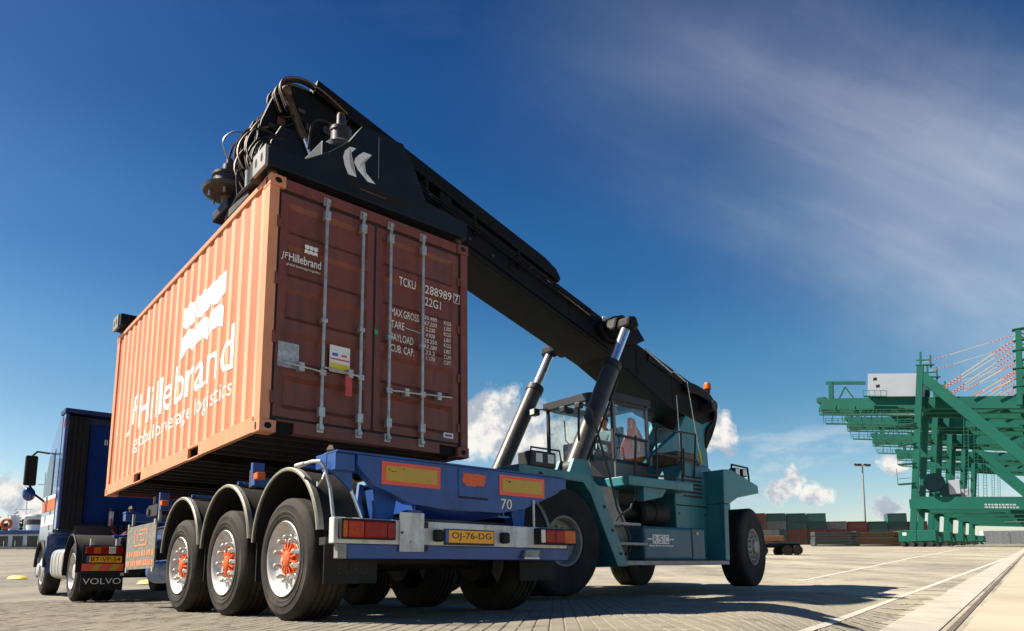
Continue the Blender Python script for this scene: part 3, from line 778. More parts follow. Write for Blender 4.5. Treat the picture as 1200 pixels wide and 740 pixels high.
        # handle swinging to the left or right of its rod
        zz = .66 + (.03 if i % 2 else 0) - (.05 if i > 1 else 0)
        hx = x - .42 if i < 2 else x + .38
        mb = MB(); mb.tube([(x, -.03, zz), (x + (hx - x) * .3, -.048, zz + .005), (hx, -.045, zz + .02)], .011, n=8)
        mb.build('handle', m_zinc, rod, smooth=True)
        hm = x + (hx - x) * (.55 if i != 1 else .3)
        MB().box(hm - .028, hm + .028, -.052, .031, zz - .035, zz + .055).build('handle_catch', m_zinc, rod, bevel=.006)
        MB().box(x - .034, x + .034, -.036, -.002, zz - .030, zz + .030).build('handle_hub', m_zinc, rod, bevel=.006)
    # labels and plates
    MB().box(.155, .365, .024, .030, .655, .905).build('data_plate', m_dataplate, C)
    lb = MB().box(.69, .915, .0245, .030, .705, .985).build('label', m_white, C)
    MB().box(.70, .905, .022, .0242, .715, .80).build('label_panel', m_yellow, lb)
    MB().box(.70, .905, .022, .0242, .835, .85).build('label_stripe', m_red, lb)
    MB().box(.72, .78, .022, .0242, .875, .905).build('label_mark', m_bluep, lb); MB().box(.82, .88, .022, .0242, .88, .90).build('label_mark', m_red, lb)
    tg = MB(); tg.face([(.825, -.062, .66), (.895, -.062, .65), (.905, -.055, .46), (.835, -.052, .455)])
    tg.build('seal_tag', m_red, C)
    st = MB().box(2.10, 2.235, .0245, .030, .205, .265).build('label', m_white, C); MB().box(2.12, 2.215, .0222, .0243, .222, .248).build('label_mark', m_bluep, st)
    MB().box(1.195, 1.235, .018, .031, 1.21, 1.26).build('label', m_green, C)
    # door lettering
    X, Z = (1, 0, 0), (0, 0, 1)
    def dt(s, x, z, w, h, y=.0225, **k): return text(s, 'lettering', m_letter, C, (x, y, z), X, Z, w, h, **k)
    dt('JF', .145, 1.735, .075, .085, shear=.12); dt('Hillebrand', .225, 1.742, .34, .088, weight=.01)
    dt('global beverage logistics', .20, 1.685, .36, .032)
    mb = MB()
    for poly in emblem(.385, .55, 1.865, 1.965): mb.face([(y, .0225, z) for y, z in poly])
    bmesh.ops.triangulate(mb.bm, faces=mb.bm.faces[:]); mb.build('emblem', m_letter, C)
    dt('TCKU', 1.49, 1.845, .215, .10, y=.0205); dt('288989', 1.835, 1.845, .37, .10, y=.0205); dt('7', 2.255, 1.85, .05, .085, y=.0205)
    mb = MB()
    for a, b, c, d in ((2.235, 2.325, 1.835, 1.841), (2.235, 2.325, 1.945, 1.951), (2.235, 2.241, 1.841, 1.945), (2.319, 2.325, 1.841, 1.945)):
        mb.face([(a, .0205, c), (b, .0205, c), (b, .0205, d), (a, .0205, d)])
    mb.build('check_digit_frame', m_letter, C)
    dt('22G1', 1.835, 1.70, .22, .10)
    for s, z, w in (('MAX.GROSS', 1.475, .36), ('TARE', 1.335, .17), ('PAYLOAD', 1.19, .29), ('CUB. CAP.', 1.065, .30)):
        dt(s, 1.395, z, w, .085)
    mb = MB(); mb.face([(1.58, .0222, 1.365), (1.78, .0222, 1.350), (1.78, .0222, 1.356), (1.58, .0222, 1.371)]); mb.build('scratch', m_letter, C)
    for i, (a, u_) in enumerate((('30.480', 'KGS'), ('67.200', 'LBS'), ('2.230', 'KGS'), ('4.920', 'LBS'), ('28.250', 'KGS'), ('62.280', 'LBS'), ('33.2', 'CUM'), ('1.170', 'CUFT'))):
        z = 1.535 - i * .068
        sh = .25 if i % 2 else 0
        dt(a, 1.83 + (.02 if len(a) < 6 else 0), z, .17 if len(a) == 6 else .125, .047, shear=sh); dt(u_, 2.10, z, .10, .047, shear=sh)
    return C
container = make_container()

# ------------------------------------------------------------------ wheels
def tyre_mesh(R, W, rim, name, grooves=4, n=64):
    s = W
    pr = [(rim - .012, .035 * s / .385 + .01), (rim + .012, .012), (rim + .045, .003), (rim + .05, -.001), (rim + .058, .002), (R - .13, -.005), (R - .118, -.008), (R - .112, -.003), (R - .07, .003), (R - .06, .001), (R - .052, .006), (R - .022, .020), (R - .004, .040), (R, .05)]
    gw = .011; xs = [.05 + (W - .10) * (i + 1) / (grooves + 1) for i in range(grooves)]
    for x in xs: pr += [(R, x - gw), (R - .014, x - gw + .003), (R - .014, x + gw - .003), (R, x + gw)]
    pr += [(R, W - .05), (R - .004, W - .04), (R - .022, W - .02), (R - .07, W - .004), (R - .13, W), (rim + .05, W - .004), (rim - .012, W - .04)]
    return MB().lathe(pr, n=n).mesh(name, True, 30)
T_TYRE = tyre_mesh(.512, .385, .305, 'tyre')
T_RIM = MB().lathe([(.296, .030), (.318, .004), (.312, -.004), (.300, .002), (.288, .020), (.276, .045), (.262, .060), (.250, .070), (.22, .074), (.165, .074), (.13, .074), (.12, .110), (0, .110)], n=56).mesh('rim', True, 40)
def hub_mesh():
    mb = MB()
    mb.lathe([(.140, .074), (.140, .060), (.128, .058), (.126, .068), (.070, .066), (.070, .040), (.062, .024), (.045, .016), (0, .014)], n=40)
    for k in range(14):          # radial fins
        a = 2 * pi * k / 14; d = Vector((0, cos(a), sin(a)))
        mb.beam(Vector((.044, 0, 0)) + d * .060, Vector((.056, 0, 0)) + d * .138, .016, .030, (1, 0, 0))
    return mb.mesh('hub', True, 30)
T_HUB = hub_mesh()
T_NUT = MB().lathe([(.027, .076), (.027, .060), (.020, .056), (.020, .006), (.012, -.006), (0, -.006)], n=10).mesh('wheel_nut', True, 30)
def trailer_wheel(parent, x, y, z, flip=False):
    t = put('tyre', T_TYRE, m_rubber, parent, loc=(x, y, z), rot=(random.uniform(0, 6) if not flip else 0, 0, pi if flip else 0))
    put('rim', T_RIM, m_rim, t); put('hub', T_HUB, m_orange, t)
    for k in range(10):
        a = 2 * pi * k / 10
        put('wheel_nut', T_NUT, m_zinc, t, loc=(0, .180 * cos(a), .180 * sin(a)))
    return t

# ------------------------------------------------------------------ trailer
TO = Vector((-1.9269, 5.9049, 0)); TA = .7358
def make_trailer():
    T = thing('container_trailer', 'blue skeletal container trailer with three axles and white rear bumper', 'trailer', TO, (0, 0, TA))
    W = 2.55; RP = -.85
    for i in range(3):
        trailer_wheel(T, 0, 1.36 * i, .512); trailer_wheel(T, W, 1.36 * i, .512, True)
        MB().cyl((.38, 1.36 * i, .50), (W - .38, 1.36 * i, .50), .075, n=14).build('axle', m_black, T, smooth=True)
        for x in (.62, W - .62):
            MB().cyl((x, 1.36 * i - .28, .55), (x, 1.36 * i - .28, .80), .12, n=14).build('air_spring', m_black, T, smooth=True)
            MB().beam((x, 1.36 * i + .45, .62), (x, 1.36 * i - .30, .52), .10, .06).build('trailing_arm', m_black, T)
        for x in (.47, W - .47): MB().cyl((x - .06, 1.36 * i, .5), (x + .06, 1.36 * i, .5), .20, n=20).build('brake_drum', m_black, T, smooth=True)
    # longitudinal beams with flanges
    for x in (.78, W - .78):
        mb = MB()
        mb.prism([(RP + .06, .90), (3.4, .82), (4.4, .98), (9.1, 1.02), (9.1, 1.16), (RP + .06, 1.16)], 'x', x - .008, x + .008)
        mb.box(x - .07, x + .07, RP + .06, 9.1, 1.162, 1.18)
        mb.prism([(RP + .06, .88), (3.4, .80), (4.4, .96), (9.1, 1.0), (9.1, 1.018), (4.4, .978), (3.4, .818), (RP + .06, .898)], 'x', x - .07, x + .07)
        mb.build('main_beam', m_blue, T)
    for y in (.68, 2.04, 3.4, 4.4, 5.6, 6.8, 8.0): MB().box(.79, W - .79, y - .04, y + .04, .93, 1.10).build('cross_member', m_blue, T)
    MB().box(.55, W - .55, 8.2, 9.5, .985, 1.16).build('kingpin_plate', m_blue, T, bevel=.01)
    # bolsters carrying the twist locks
    for y in (RP + .10, 5.30):
        if y > 0: MB().box(.02, W - .02, y - .07, y + .07, 1.185, 1.29).build('bolster', m_blue, T, bevel=.006)
    for y in (-.60, 5.30):
        for x in (.10, W - .10):
            tl = MB().box(x - .085, x + .085, y - .09, y + .09, 1.20 if y < 0 else 1.292, 1.315).build('twist_lock', m_blue, T, bevel=.006)
            MB().cyl((x, y, 1.315), (x, y, 1.36), .030, n=12).build('lock_pin', m_brown, tl, smooth=True)
            MB().cyl((x, y, 1.36), (x, y, 1.40), .042, .018, n=4).build('lock_head', m_brown, tl)
    # rear cross panel
    poly = [(.20, 1.305), (.20, 1.22), (.36, 1.06), (.48, 1.03), (.68, .945), (1.03, .915), (1.69, .915), (1.97, .965), (2.27, 1.08), (2.42, 1.14), (2.52, 1.21), (2.52, 1.305)]
    pn = MB().prism(poly, 'y', RP, RP + .10).build('rear_panel', m_blue, T, bevel=.006)
    MB().box(.02, W - .01, RP - .004, RP + .22, 1.307, 1.322).build('panel_cap', m_blue, T, bevel=.004)
    MB().box(.02, .19, RP + .02, RP + .24, 1.17, 1.305).build('corner_bracket', m_blue, T, bevel=.006)
    MB().box(W - .10, W + .03, RP + .02, RP + .24, 1.20, 1.305).build('corner_bracket', m_blue, T, bevel=.006)
    mb = MB(); mb.prism([(.20, 1.17), (.02, 1.17), (.20, 1.02)], 'y', RP + .08, RP + .11); mb.build('gusset', m_blue, T)
    for x0, x1 in ((.42, .62), (1.90, 2.08)):
        mb = MB(); mb.hexa([(x0, RP + .06, .79), (x1 - .06, RP + .06, .79), (x1 - .06, RP + .18, .79), (x0, RP + .18, .79), (x0 - .02, RP + .105, 1.05), (x1 + .02, RP + .105, 1.05), (x1 + .02, RP + .22, 1.05), (x0 - .02, RP + .22, 1.05)])
        mb.build('bumper_bracket', m_blue, T)
    for x0 in (.415, 1.665):
        mk = MB().box(x0, x0 + .58, RP - .006, RP - .001, 1.085, 1.272).build('reflective_marker', m_reflr, T)
        MB().box(x0 + .036, x0 + .544, RP - .009, RP - .0062, 1.118, 1.240).build('marker_field', m_refly, mk)
        rr = random.Random(int(x0 * 10)); h = MB()
        for k in range(4):
            px, pz = x0 + rr.uniform(.06, .22), rr.uniform(1.19, 1.232)
            h.face([(px + .008 * cos(t), RP - .0100, pz + .005 * sin(t)) for t in [i * pi / 3 for i in range(6)]])
        h.build('chip_mark', m_hole, mk)
    fl = MB().box(1.19, 1.525, RP - .008, RP - .001, 1.035, 1.285).build('panel_flap', m_blue, T, bevel=.003)
    MB().cyl((1.20, RP - .010, 1.032), (1.52, RP - .010, 1.032), .008, n=8).build('flap_rod', m_black, fl, smooth=True)
    em = [(1.225, 1.19), (1.245, 1.235), (1.235, 1.245), (1.29, 1.25), (1.33, 1.243), (1.40, 1.252), (1.505, 1.238), (1.485, 1.205), (1.50, 1.19), (1.475, 1.155), (1.49, 1.142), (1.40, 1.146), (1.36, 1.132), (1.32, 1.138), (1.275, 1.136), (1.262, 1.155), (1.235, 1.165)]
    mb = MB(); mb.face([(p, RP - .0105, q) for p, q in em]); bmesh.ops.triangulate(mb.bm, faces=mb.bm.faces[:]); mb.build('orange_emblem', m_orange, fl)
    text('70', 'lettering', m_letter, T, (1.685, RP - .003, .955), (1, 0, 0), (0, 0, 1), .135, .095)
    # bumper
    bp = MB().box(.0, W - .02, RP - .02, RP + .06, .605, .802).build('bumper', m_bumper, T, bevel=.008)
    MB().box(.12, W, RP - .012, RP + .06, .490, .602).build('lower_bar', m_blue, T, bevel=.006)
    MB().box(.04, .116, RP - .014, RP + .05, .492, .602).build('bar_end_plate', m_grey, T, bevel=.004)
    MB().box(.575, .815, RP - .034, RP - .021, .548, .868).build('hinge_plate', m_bumper, T, bevel=.006)
    for z in (.58, .77): MB().cyl((.835, RP - .03, z - .025), (.835, RP - .03, z + .025), .018, n=10).build('plate_hinge', m_black, T, smooth=True)
    MB().cyl((.595, RP - .042, .70), (.595, RP - .034, .70), .010, n=8).build('plate_bolt', m_black, T)
    pl = MB().box(1.02, 1.575, RP - .034, RP - .021, .612, .748).build('number_plate', m_nblack, T, bevel=.004)
    MB().box(1.065, 1.562, RP - .037, RP - .0345, .632, .738).build('plate_face', m_nplate, pl)
    MB().box(1.030, 1.063, RP - .037, RP - .0345, .632, .738).build('plate_country_band', m_bluep, pl)
    text('OJ-76-DG', 'lettering', m_nblack, pl, (1.095, RP - .0385, .650), (1, 0, 0), (0, 0, 1), .44, .072, weight=.008)
    for x in (.90, 1.64):
        MB().box(x, x + .085, RP - .085, RP - .021, .635, .735).build('plate_lamp', m_plastic, T, bevel=.018)
    def tail(x0, x1, segs, y):
        b = MB().box(x0 - .012, x1 + .012, y + .008, RP - .021, .637, .790).build('tail_light', m_plastic, T, bevel=.006)
        for a, c, mt in segs: MB().box(a, c, y, y + .035, .648, .778).build('lens', mt, b, bevel=.012)
    tail(.045, .50, ((.046, .085, m_lamb), (.087, .225, m_lor), (.227, .43, m_lred), (.432, .50, m_lred)), RP - .085)
    tail(2.09, 2.56, ((2.09, 2.15, m_lwht), (2.152, 2.28, m_lred), (2.282, 2.40, m_lred), (2.402, 2.56, m_lamb)), RP - .115)
    mb = MB(); mb.hexa([(1.92, RP - .06, .515), (2.10, RP - .06, .515), (2.10, RP - .015, .515), (1.92, RP - .015, .515), (1.95, RP - .05, .585), (2.13, RP - .05, .585), (2.13, RP - .015, .585), (1.95, RP - .015, .585)])
    mb.build('step_plate', m_grey, T, bevel=.004); MB().box(1.915, 2.105, RP - .064, RP - .058, .500, .5145).build('step_edge', m_white, T)
    MB().cyl((2.09, RP - .01, .80), (2.09, RP - .01, 1.06), .012, n=8).build('marker_rod', m_zinc, T, smooth=True)
    # mudguards
    def guard_mesh():
        pts = [(.645 * cos(radians(a)), .63 + .635 * sin(radians(a))) for a in range(4, 177, 7)]
        inn = [(.627 * cos(radians(a)), .63 + .617 * sin(radians(a))) for a in range(4, 177, 7)]
        mb = MB(); k = len(pts)
        for x in (0, .46):
            pass
        A = [[mb.bm.verts.new((x, y, z)) for y, z in L_] for x, L_ in ((.012, pts), (.47, pts), (.47, inn), (.012, inn))]
        for q in range(4):
            B0, B1 = A[q], A[(q + 1) % 4]
            for i in range(k - 1): mb.bm.faces.new((B0[i], B0[i + 1], B1[i + 1], B1[i]))
        mb.bm.faces.new([A[q][0] for q in range(4)]); mb.bm.faces.new([A[q][-1] for q in range(4)])
        return mb.mesh('mudguard', True, 30)
    def trim_mesh():
        mb = MB(); R0, R1 = .618, .650; rows = []
        for a in range(4, 177, 6):
            c, s_ = cos(radians(a)), sin(radians(a))
            rows.append([mb.bm.verts.new((x, r * c, .63 + r * s_)) for x, r in ((-.012, R0), (-.020, .624), (-.020, R1 - .008), (-.008, R1 + .002), (.035, R1 + .002), (.035, R1 - .006), (-.004, R0 + .004))])
        for A, B in zip(rows, rows[1:]):
            for q in range(7): mb.bm.faces.new((A[q], B[q], B[(q + 1) % 7], A[(q + 1) % 7]))
        mb.bm.faces.new(rows[0]); mb.bm.faces.new(rows[-1])
        return mb.mesh('guard_trim', True, 30)
    gm, tm = guard_mesh(), trim_mesh()
    for i in range(3):
        for x, r in ((0, 0), (W, pi)):
            g = put('mudguard', gm, m_plastic, T, loc=(x, 1.36 * i, 0), rot=(0, 0, r)); put('guard_trim', tm, m_guardtrim, g)
        MB().box(.10, .74, 1.36 * i - .18, 1.36 * i - .12, 1.268, 1.30).build('guard_arm', m_blue, T)
        MB().cyl((.05, 1.36 * i - .15, 1.284), (.74, 1.36 * i - .15, 1.284), .018, n=8).build('guard_stay', m_blue, T, smooth=True)
    # flap behind the last wheel
    for x0 in (.02, W - .49):
        f = MB().box(x0, x0 + .47, -.69, -.675, .30, .60).build('mud_flap', m_plastic, T, bevel=.003)
        if x0 < 1: text('BURG', 'lettering', mat('embossed_rubber', (.020, .019, .018), .5, spec=.3), f, (.14, -.6925, .375), (1, 0, 0), (0, 0, 1), .26, .09)
        MB().box(x0, x0 + .47, -.70, -.60, .60, .66).build('flap_bracket', m_black, T)
    for i in (0, 1):
        MB().box(.05, .45, 1.36 * i + .672, 1.36 * i + .688, .33, .72).build('mud_flap', m_plastic, T)
    # crank lever at the corner
    MB().tube([(.03, -.80, .80), (.02, -.76, 1.02), (.0, -.70, 1.20), (-.03, -.68, 1.245), (-.05, -.58, 1.255), (-.06, -.46, 1.25)], .014, n=8).build('crank_lever', m_zinc, T, smooth=True)
    MB().cyl((-.06, -.47, 1.25), (-.065, -.33, 1.248), .020, n=10).build('crank_grip', m_zinc, T, smooth=True)
    MB().tube([(.0, -.70, 1.16), (-.03, -.72, 1.10), (-.04, -.66, 1.05), (-.02, -.62, 1.09)], .007, n=6).build('hook', m_zinc, T, smooth=True)
    # tubes and rods behind the panel
    MB().cyl((.36, RP + .20, .82), (.27, RP + .24, 1.08), .016, n=8).build('release_rod', m_chrome, T, smooth=True)
    MB().tube([(.40, RP + .3, 1.1), (.36, RP + .26, .95), (.42, RP + .28, .82)], .03, n=8).build('air_hose', m_blue, T, smooth=True)
    # outrigger bracket with marker lamps
    for y in (.70, 3.55):
        MB().box(-.01, .80, y - .05, y + .05, 1.20, 1.28).build('outrigger', m_blue, T, bevel=.006)
        MB().box(-.03, .05, y - .16, y - .06, 1.245, 1.31).build('side_marker', m_lamb, T, bevel=.01)
        MB().cyl((.04, y + .12, 1.20), (.04, y + .12, 1.36), .03, n=10).build('valve', m_brown, T, smooth=True)
        MB().box(-.01, .10, y + .0, y + .05, 1.28, 1.42).build('lamp_bracket', m_blue, T)
    # side sign board
    sb = MB().box(-.03, -.012, 3.56, 4.86, .50, 1.06).build('sign_board', m_plate, T)
    mb = MB(); rr = random.Random(3); m_worn = mat('worn_orange', (.62, .20, .07), .6, var=.3, scale=25, dirt=(.38, .36, .33), dirt_amt=.8, dirt_scale=14)
    for row, (z0, z1) in enumerate(((.66, .73), (.54, .61))):      # two rows of worn lettering
        y = 4.80
        while y > 3.66:
            w = rr.uniform(.05, .085)
            mb.face([(-.0325, y, z0), (-.0325, y - w, z0), (-.0325, y - w, z1), (-.0325, y, z1)]); y -= w + rr.choice((.014, .018, .05))
    mb.build('worn_lettering', m_worn, sb)
    mb = MB()
    for a, b, c, d in ((4.48, 4.45, .79, 1.0), (4.45, 3.92, .79, .81), (3.95, 3.92, .81, .88), (4.30, 3.90, .985, 1.0), (3.93, 3.90, .93, .985), (4.36, 4.33, .85, .95), (4.30, 4.10, .93, .95), (4.22, 4.02, .85, .87), (4.05, 4.02, .87, .93)):
        mb.face([(-.0325, a, c), (-.0325, b, c), (-.0325, b, d), (-.0325, a, d)])
    mb.build('worn_emblem', m_worn, sb)
    for y in (3.62, 4.80):
        for z in (.49, 1.07): MB().box(-.036, -.008, y - .03, y + .03, z - .03, z + .03).build('board_clamp', m_zinc, sb)
        MB().beam((.02, y, 1.06), (.02, y, 1.24), .03, .03, (0, 1, 0)).build('board_stay', m_zinc, T)
    mb = MB(); rr = random.Random(5)
    mb.box(.02, .5, 3.75, 4.15, 1.16, 1.30); mb.cyl((.05, 3.9, 1.3), (.05, 3.9, 1.40), .04, n=10); mb.cyl((.0, 4.1, 1.22), (.12, 4.1, 1.22), .05, n=10)
    mb.build('valve_block', m_black, T)
    # tanks, landing legs
    MB().cyl((.35, 3.75, .47), (.35, 4.75, .47), .155, n=20).build('air_tank', m_blue, T, smooth=True)
    MB().cyl((1.9, 3.75, .50), (1.9, 4.75, .50), .155, n=20).build('air_tank', m_blue, T, smooth=True)
    for x in (.45, W - .45):
        leg = MB().box(x - .07, x + .07, 6.45, 6.60, .62, 1.05).build('landing_leg', m_black, T, bevel=.008)
        MB().box(x - .055, x + .055, 6.47, 6.58, .48, .62).build('leg_inner', m_black, leg); MB().box(x - .12, x + .12, 6.42, 6.63, .44, .48).build('leg_foot', m_black, leg)
    mb = MB(); mb.box(.60, W - .60, RP + .15, .3, .66, .84); mb.build('underrun_box', m_black, T)
    return T
trailer = make_trailer()

# ------------------------------------------------------------------ lorry
def make_truck():
    T = thing('tractor_truck', 'dark blue tractor lorry with tall sleeper cab coupled to the trailer', 'truck', (-7.5984, 12.1689, .02), (.024, 0, .72))
    W = 2.5
    ty = tyre_mesh(.515, .30, .30, 'truck_tyre', 3, 48)
    dish = MB().lathe([(.296, .03), (.312, .002), (.300, -.002), (.285, .03), (.272, .11), (.25, .155), (.19, .16), (.15, .13), (.13, .09), (.12, .03), (.05, .02), (0, .02)], n=40).mesh('rim', True, 40)
    bulge = MB().lathe([(.296, .03), (.312, .002), (.300, -.002), (.285, .01), (.262, .02), (.24, -.01), (.20, -.03), (.14, -.035), (.13, -.07), (.10, -.085), (0, -.09)], n=40).mesh('rim', True, 40)
    for y, x, fl, rm in ((0, 0, 0, dish), (0, .33, 0, dish), (0, W, 1, dish), (0, W - .33, 1, dish), (3.5, .03, 0, bulge), (3.5, W - .03, 1, bulge)):
        t = put('tyre', ty, m_rubber, T, loc=(x, y, .515), rot=(0, 0, pi if fl else 0)); r_ = put('rim', rm, m_rim, t)
        for k in range(10):
            a = 2 * pi * k / 10; put('wheel_nut', T_NUT, m_zinc, t, loc=(-.02 if rm is bulge else .08, .165 * cos(a), .165 * sin(a)))
    MB().cyl((.6, 0, .515), (W - .6, 0, .515), .12, n=14).build('axle', m_black, T, smooth=True)
    for x in (.80, W - .80): MB().box(x - .04, x + .04, -.75, 3.9, .72, .98).build('frame_rail', m_black, T)
    MB().box(.62, W - .62, -.45, .55, 1.0, 1.10).build('fifth_wheel', m_black, T, bevel=.02)
    MB().box(.3, W - .3, .95, 2.1, .99, 1.03).build('catwalk', m_grey, T)
    # rear mudguards over the drive wheels
    for x0, s in ((-.03, 0), (W + .03, pi)):
        mb = MB(); o_ = [(.60 * cos(radians(a)), .52 + .62 * sin(radians(a))) for a in range(-8, 189, 10)]; i_ = [(.58 * cos(radians(a)), .52 + .60 * sin(radians(a))) for a in range(-8, 189, 10)]
        A = [[mb.bm.verts.new((x, y, z)) for y, z in L_] for x, L_ in ((0, o_), (.68, o_), (.68, i_), (0, i_))]
        for q in range(4):
            for i in range(len(o_) - 1): mb.bm.faces.new((A[q][i], A[q][i + 1], A[(q + 1) % 4][i + 1], A[(q + 1) % 4][i]))
        g = mb.build('mudguard', m_plastic, T, smooth=True, ang=30, loc=(x0, 0, 0)); g.rotation_euler = (0, 0, s)
        mb = MB(); mb.tube([(-.012, y, z) for y, z in o_], .014, n=6); mb.build('guard_trim', m_plastic, g, smooth=True)
    # plates behind the wheel: lights, number, stripes, flap
    YB = -.63
    for x0 in (.03, W - .66):
        fl = MB().box(x0, x0 + .63, YB, YB + .02, .20, .95).build('mud_flap', m_plastic, T)
        if x0 < 1:
            text('VOLVO', 'lettering', m_logo, fl, (x0 + .03, YB - .004, .305), (1, 0, 0), (0, 0, 1), .57, .10)
            npz = MB().box(x0 + .10, x0 + .59, YB - .012, YB - .002, .665, .775).build('number_plate', m_nplate, T)
            MB().box(x0 + .06, x0 + .099, YB - .012, YB - .002, .665, .775).build('plate_country_band', m_bluep, npz)
            text('BT-VP-54', 'lettering', m_nblack, npz, (x0 + .125, YB - .0145, .685), (1, 0, 0), (0, 0, 1), .44, .07, weight=.008)
        hz = MB().box(x0, x0 + .62, YB - .010, YB - .002, .525, .645).build('hazard_stripe', m_reflr, T)
        mb = MB()
        for k in range(2):
            a = x0 + .12 + k * .27; mb.face([(a, YB - .0125, .526), (a + .11, YB - .0125, .526), (a + .19, YB - .0125, .644), (a + .08, YB - .0125, .644)])
        mb.build('stripe_field', m_refly, hz)
        lb = MB().box(x0 + .03, x0 + .60, YB - .05, YB - .003, .80, .935).build('tail_light', m_plastic, T, bevel=.006)
        for k, mt in enumerate((m_lred, m_lamb, m_lred, m_lwht, m_lred)):
            MB().box(x0 + .038 + k * .111, x0 + .146 + k * .111, YB - .066, YB - .04, .812, .925).build('lens', mt, lb, bevel=.008)
        for dx in (.1, .48): MB().box(x0 + dx, x0 + dx + .06, YB - .03, YB + .05, .95, 1.06).build('light_bracket', m_zinc, T)
    # cab
    def ring(y, zb, zt, ins=0.0):
        return y, zb, zt, ins
    mb = MB(); prof = [(2.30, 1.22), (2.30, 3.64), (2.52, 3.68), (2.95, 3.58), (3.62, 3.10), (4.06, 2.25), (4.14, 1.25), (4.12, .95), (3.95, .62), (3.92, 1.02), (3.08, 1.02), (3.0, .95), (2.9, .95), (2.86, 1.22)]
    mb.prism(prof, 'x', .0, W)
    cab = mb.build('cab', m_cab, T, bevel=.05)
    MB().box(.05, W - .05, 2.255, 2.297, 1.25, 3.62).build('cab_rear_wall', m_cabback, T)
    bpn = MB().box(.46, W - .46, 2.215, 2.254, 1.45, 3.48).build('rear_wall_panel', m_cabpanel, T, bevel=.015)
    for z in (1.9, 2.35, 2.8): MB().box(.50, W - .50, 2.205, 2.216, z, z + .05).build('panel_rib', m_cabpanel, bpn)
    text('BT', 'lettering', m_letter, bpn, (.74, 2.208, 3.08), (1, 0, 0), (0, 0, 1), .16, .11)
    MB().box(-.004, .06, 2.05, 2.30, 1.3, 3.63).build('side_fairing', m_cab, T, bevel=.02)
    MB().box(.06, .42, 2.08, 2.254, 1.3, 3.58).build('fairing_inner', m_plastic, T)
    for k in range(4): MB().box(.075 + k * .085, .115 + k * .085, 2.06, 2.081, 1.32, 3.56).build('fairing_rib', m_plastic, T)
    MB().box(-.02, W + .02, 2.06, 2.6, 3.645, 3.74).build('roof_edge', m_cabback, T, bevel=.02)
    MB().box(-.012, -.005, 2.10, 2.20, 3.36, 3.52).build('marker_lamp', m_lamb, T)
    # doors and glazing
    MB().prism([(3.02, 2.05), (3.02, 2.92), (3.60, 2.92), (3.98, 2.08)], 'x', -.006, -.001).build('side_window', m_darkglass, T)
    MB().prism([(2.90, 1.32), (2.90, 3.00), (2.925, 3.00), (2.925, 1.32)], 'x', -.007, -.002).build('door_gap', m_hole, T)
    for z0, z1, mt in ((1.72, 1.95, m_orange), (1.955, 2.03, m_white), (1.42, 1.62, m_white)):
        MB().box(-.010, -.002, 2.37, 3.9, z0, z1).build('paint_stripe', mt, T)
    MB().prism([(2.33, 1.25), (2.33, 3.58), (2.36, 3.58), (2.36, 1.25)], 'x', -.007, -.002).build('panel_gap', m_hole, T)
    for x in (.2, W - .2):
        pass
    mb = MB(); mb.face([(.2, 3.66, 3.12), (W - .2, 3.66, 3.12), (W - .2, 4.09, 2.22), (.2, 4.09, 2.22)]); mb.build('windscreen', m_darkglass, T)
    # sill, step, bumper
    MB().box(.0, W, 3.95, 4.30, .34, 1.0).build('bumper', m_cab, T, bevel=.04)
    MB().prism([(2.9, .45), (2.9, 1.2), (3.05, 1.2), (3.05, .7), (2.98, .45)], 'x', -.01, .3).build('step_panel', m_cab, T)
    MB().box(-.03, .0, 3.97, 4.07, .92, 1.0).build('side_marker', m_lamb, T)
    mb = MB(); o_ = [(3.5 + .60 * cos(radians(a)), .52 + .58 * sin(radians(a))) for a in range(5, 176, 10)]
    mb.tube([(-.02, y, z) for y, z in o_], .035, n=8); mb.build('wheel_arch', m_plastic, T, smooth=True)
    # mirrors
    mi = MB().box(-.42, -.20, 3.66, 3.80, 2.28, 2.92).build('mirror', m_plastic, T, bevel=.03)
    MB().box(-.40, -.22, 3.650, 3.660, 2.32, 2.88).build('mirror_glass', m_plastic, mi)
    MB().tube([(-.30, 3.74, 2.92), (-.22, 3.74, 3.02), (-.02, 3.55, 2.98)], .022, n=8).build('mirror_arm', m_plastic, mi, smooth=True)
    MB().tube([(-.30, 3.74, 2.28), (-.2, 3.74, 2.10), (-.0, 3.75, 1.95)], .022, n=8).build('mirror_arm', m_plastic, mi, smooth=True)
    MB().ball((-.30, 3.74, 2.10), .12, .10, .15).build('wide_angle_mirror', m_cab, T, smooth=True)
    # tanks between the axles
    for x0 in (.02, W - .62):
        tk = MB()
        tk.prism([(x0 + .3 + .30 * math.copysign(abs(cos(t)) ** .5, cos(t)), .64 + .29 * math.copysign(abs(sin(t)) ** .5, sin(t))) for t in [2 * pi * i / 28 for i in range(28)]], 'y', .95, 2.45)
        tko = tk.build('fuel_tank', m_alu, T, smooth=True, ang=50)
        for y in (1.15, 1.55, 1.9, 2.25):
            s_ = MB(); s_.prism([(x0 + .3 + .307 * math.copysign(abs(cos(t)) ** .5, cos(t)), .64 + .297 * math.copysign(abs(sin(t)) ** .5, sin(t))) for t in [2 * pi * i / 28 for i in range(28)]], 'y', y - .022, y + .022)
            s_.build('tank_strap', m_zinc, tko, smooth=True, ang=50)
        MB().box(x0 - .006, x0 + .01, 1.0, 1.08, .72, .84).build('side_marker', m_lamb, T)
    # air lines, exhaust, stack behind the cab
    for i, dx in enumerate((0, .12, .24)):
        MB().tube([(.95 + dx, 2.2, 1.75), (.95 + dx, 1.9, 1.3 - .05 * i), (.98 + dx, 1.5, 1.15), (1.0 + dx, .9, 1.25)], .02, n=6).build('air_line', m_hose if i else m_red, T, smooth=True)
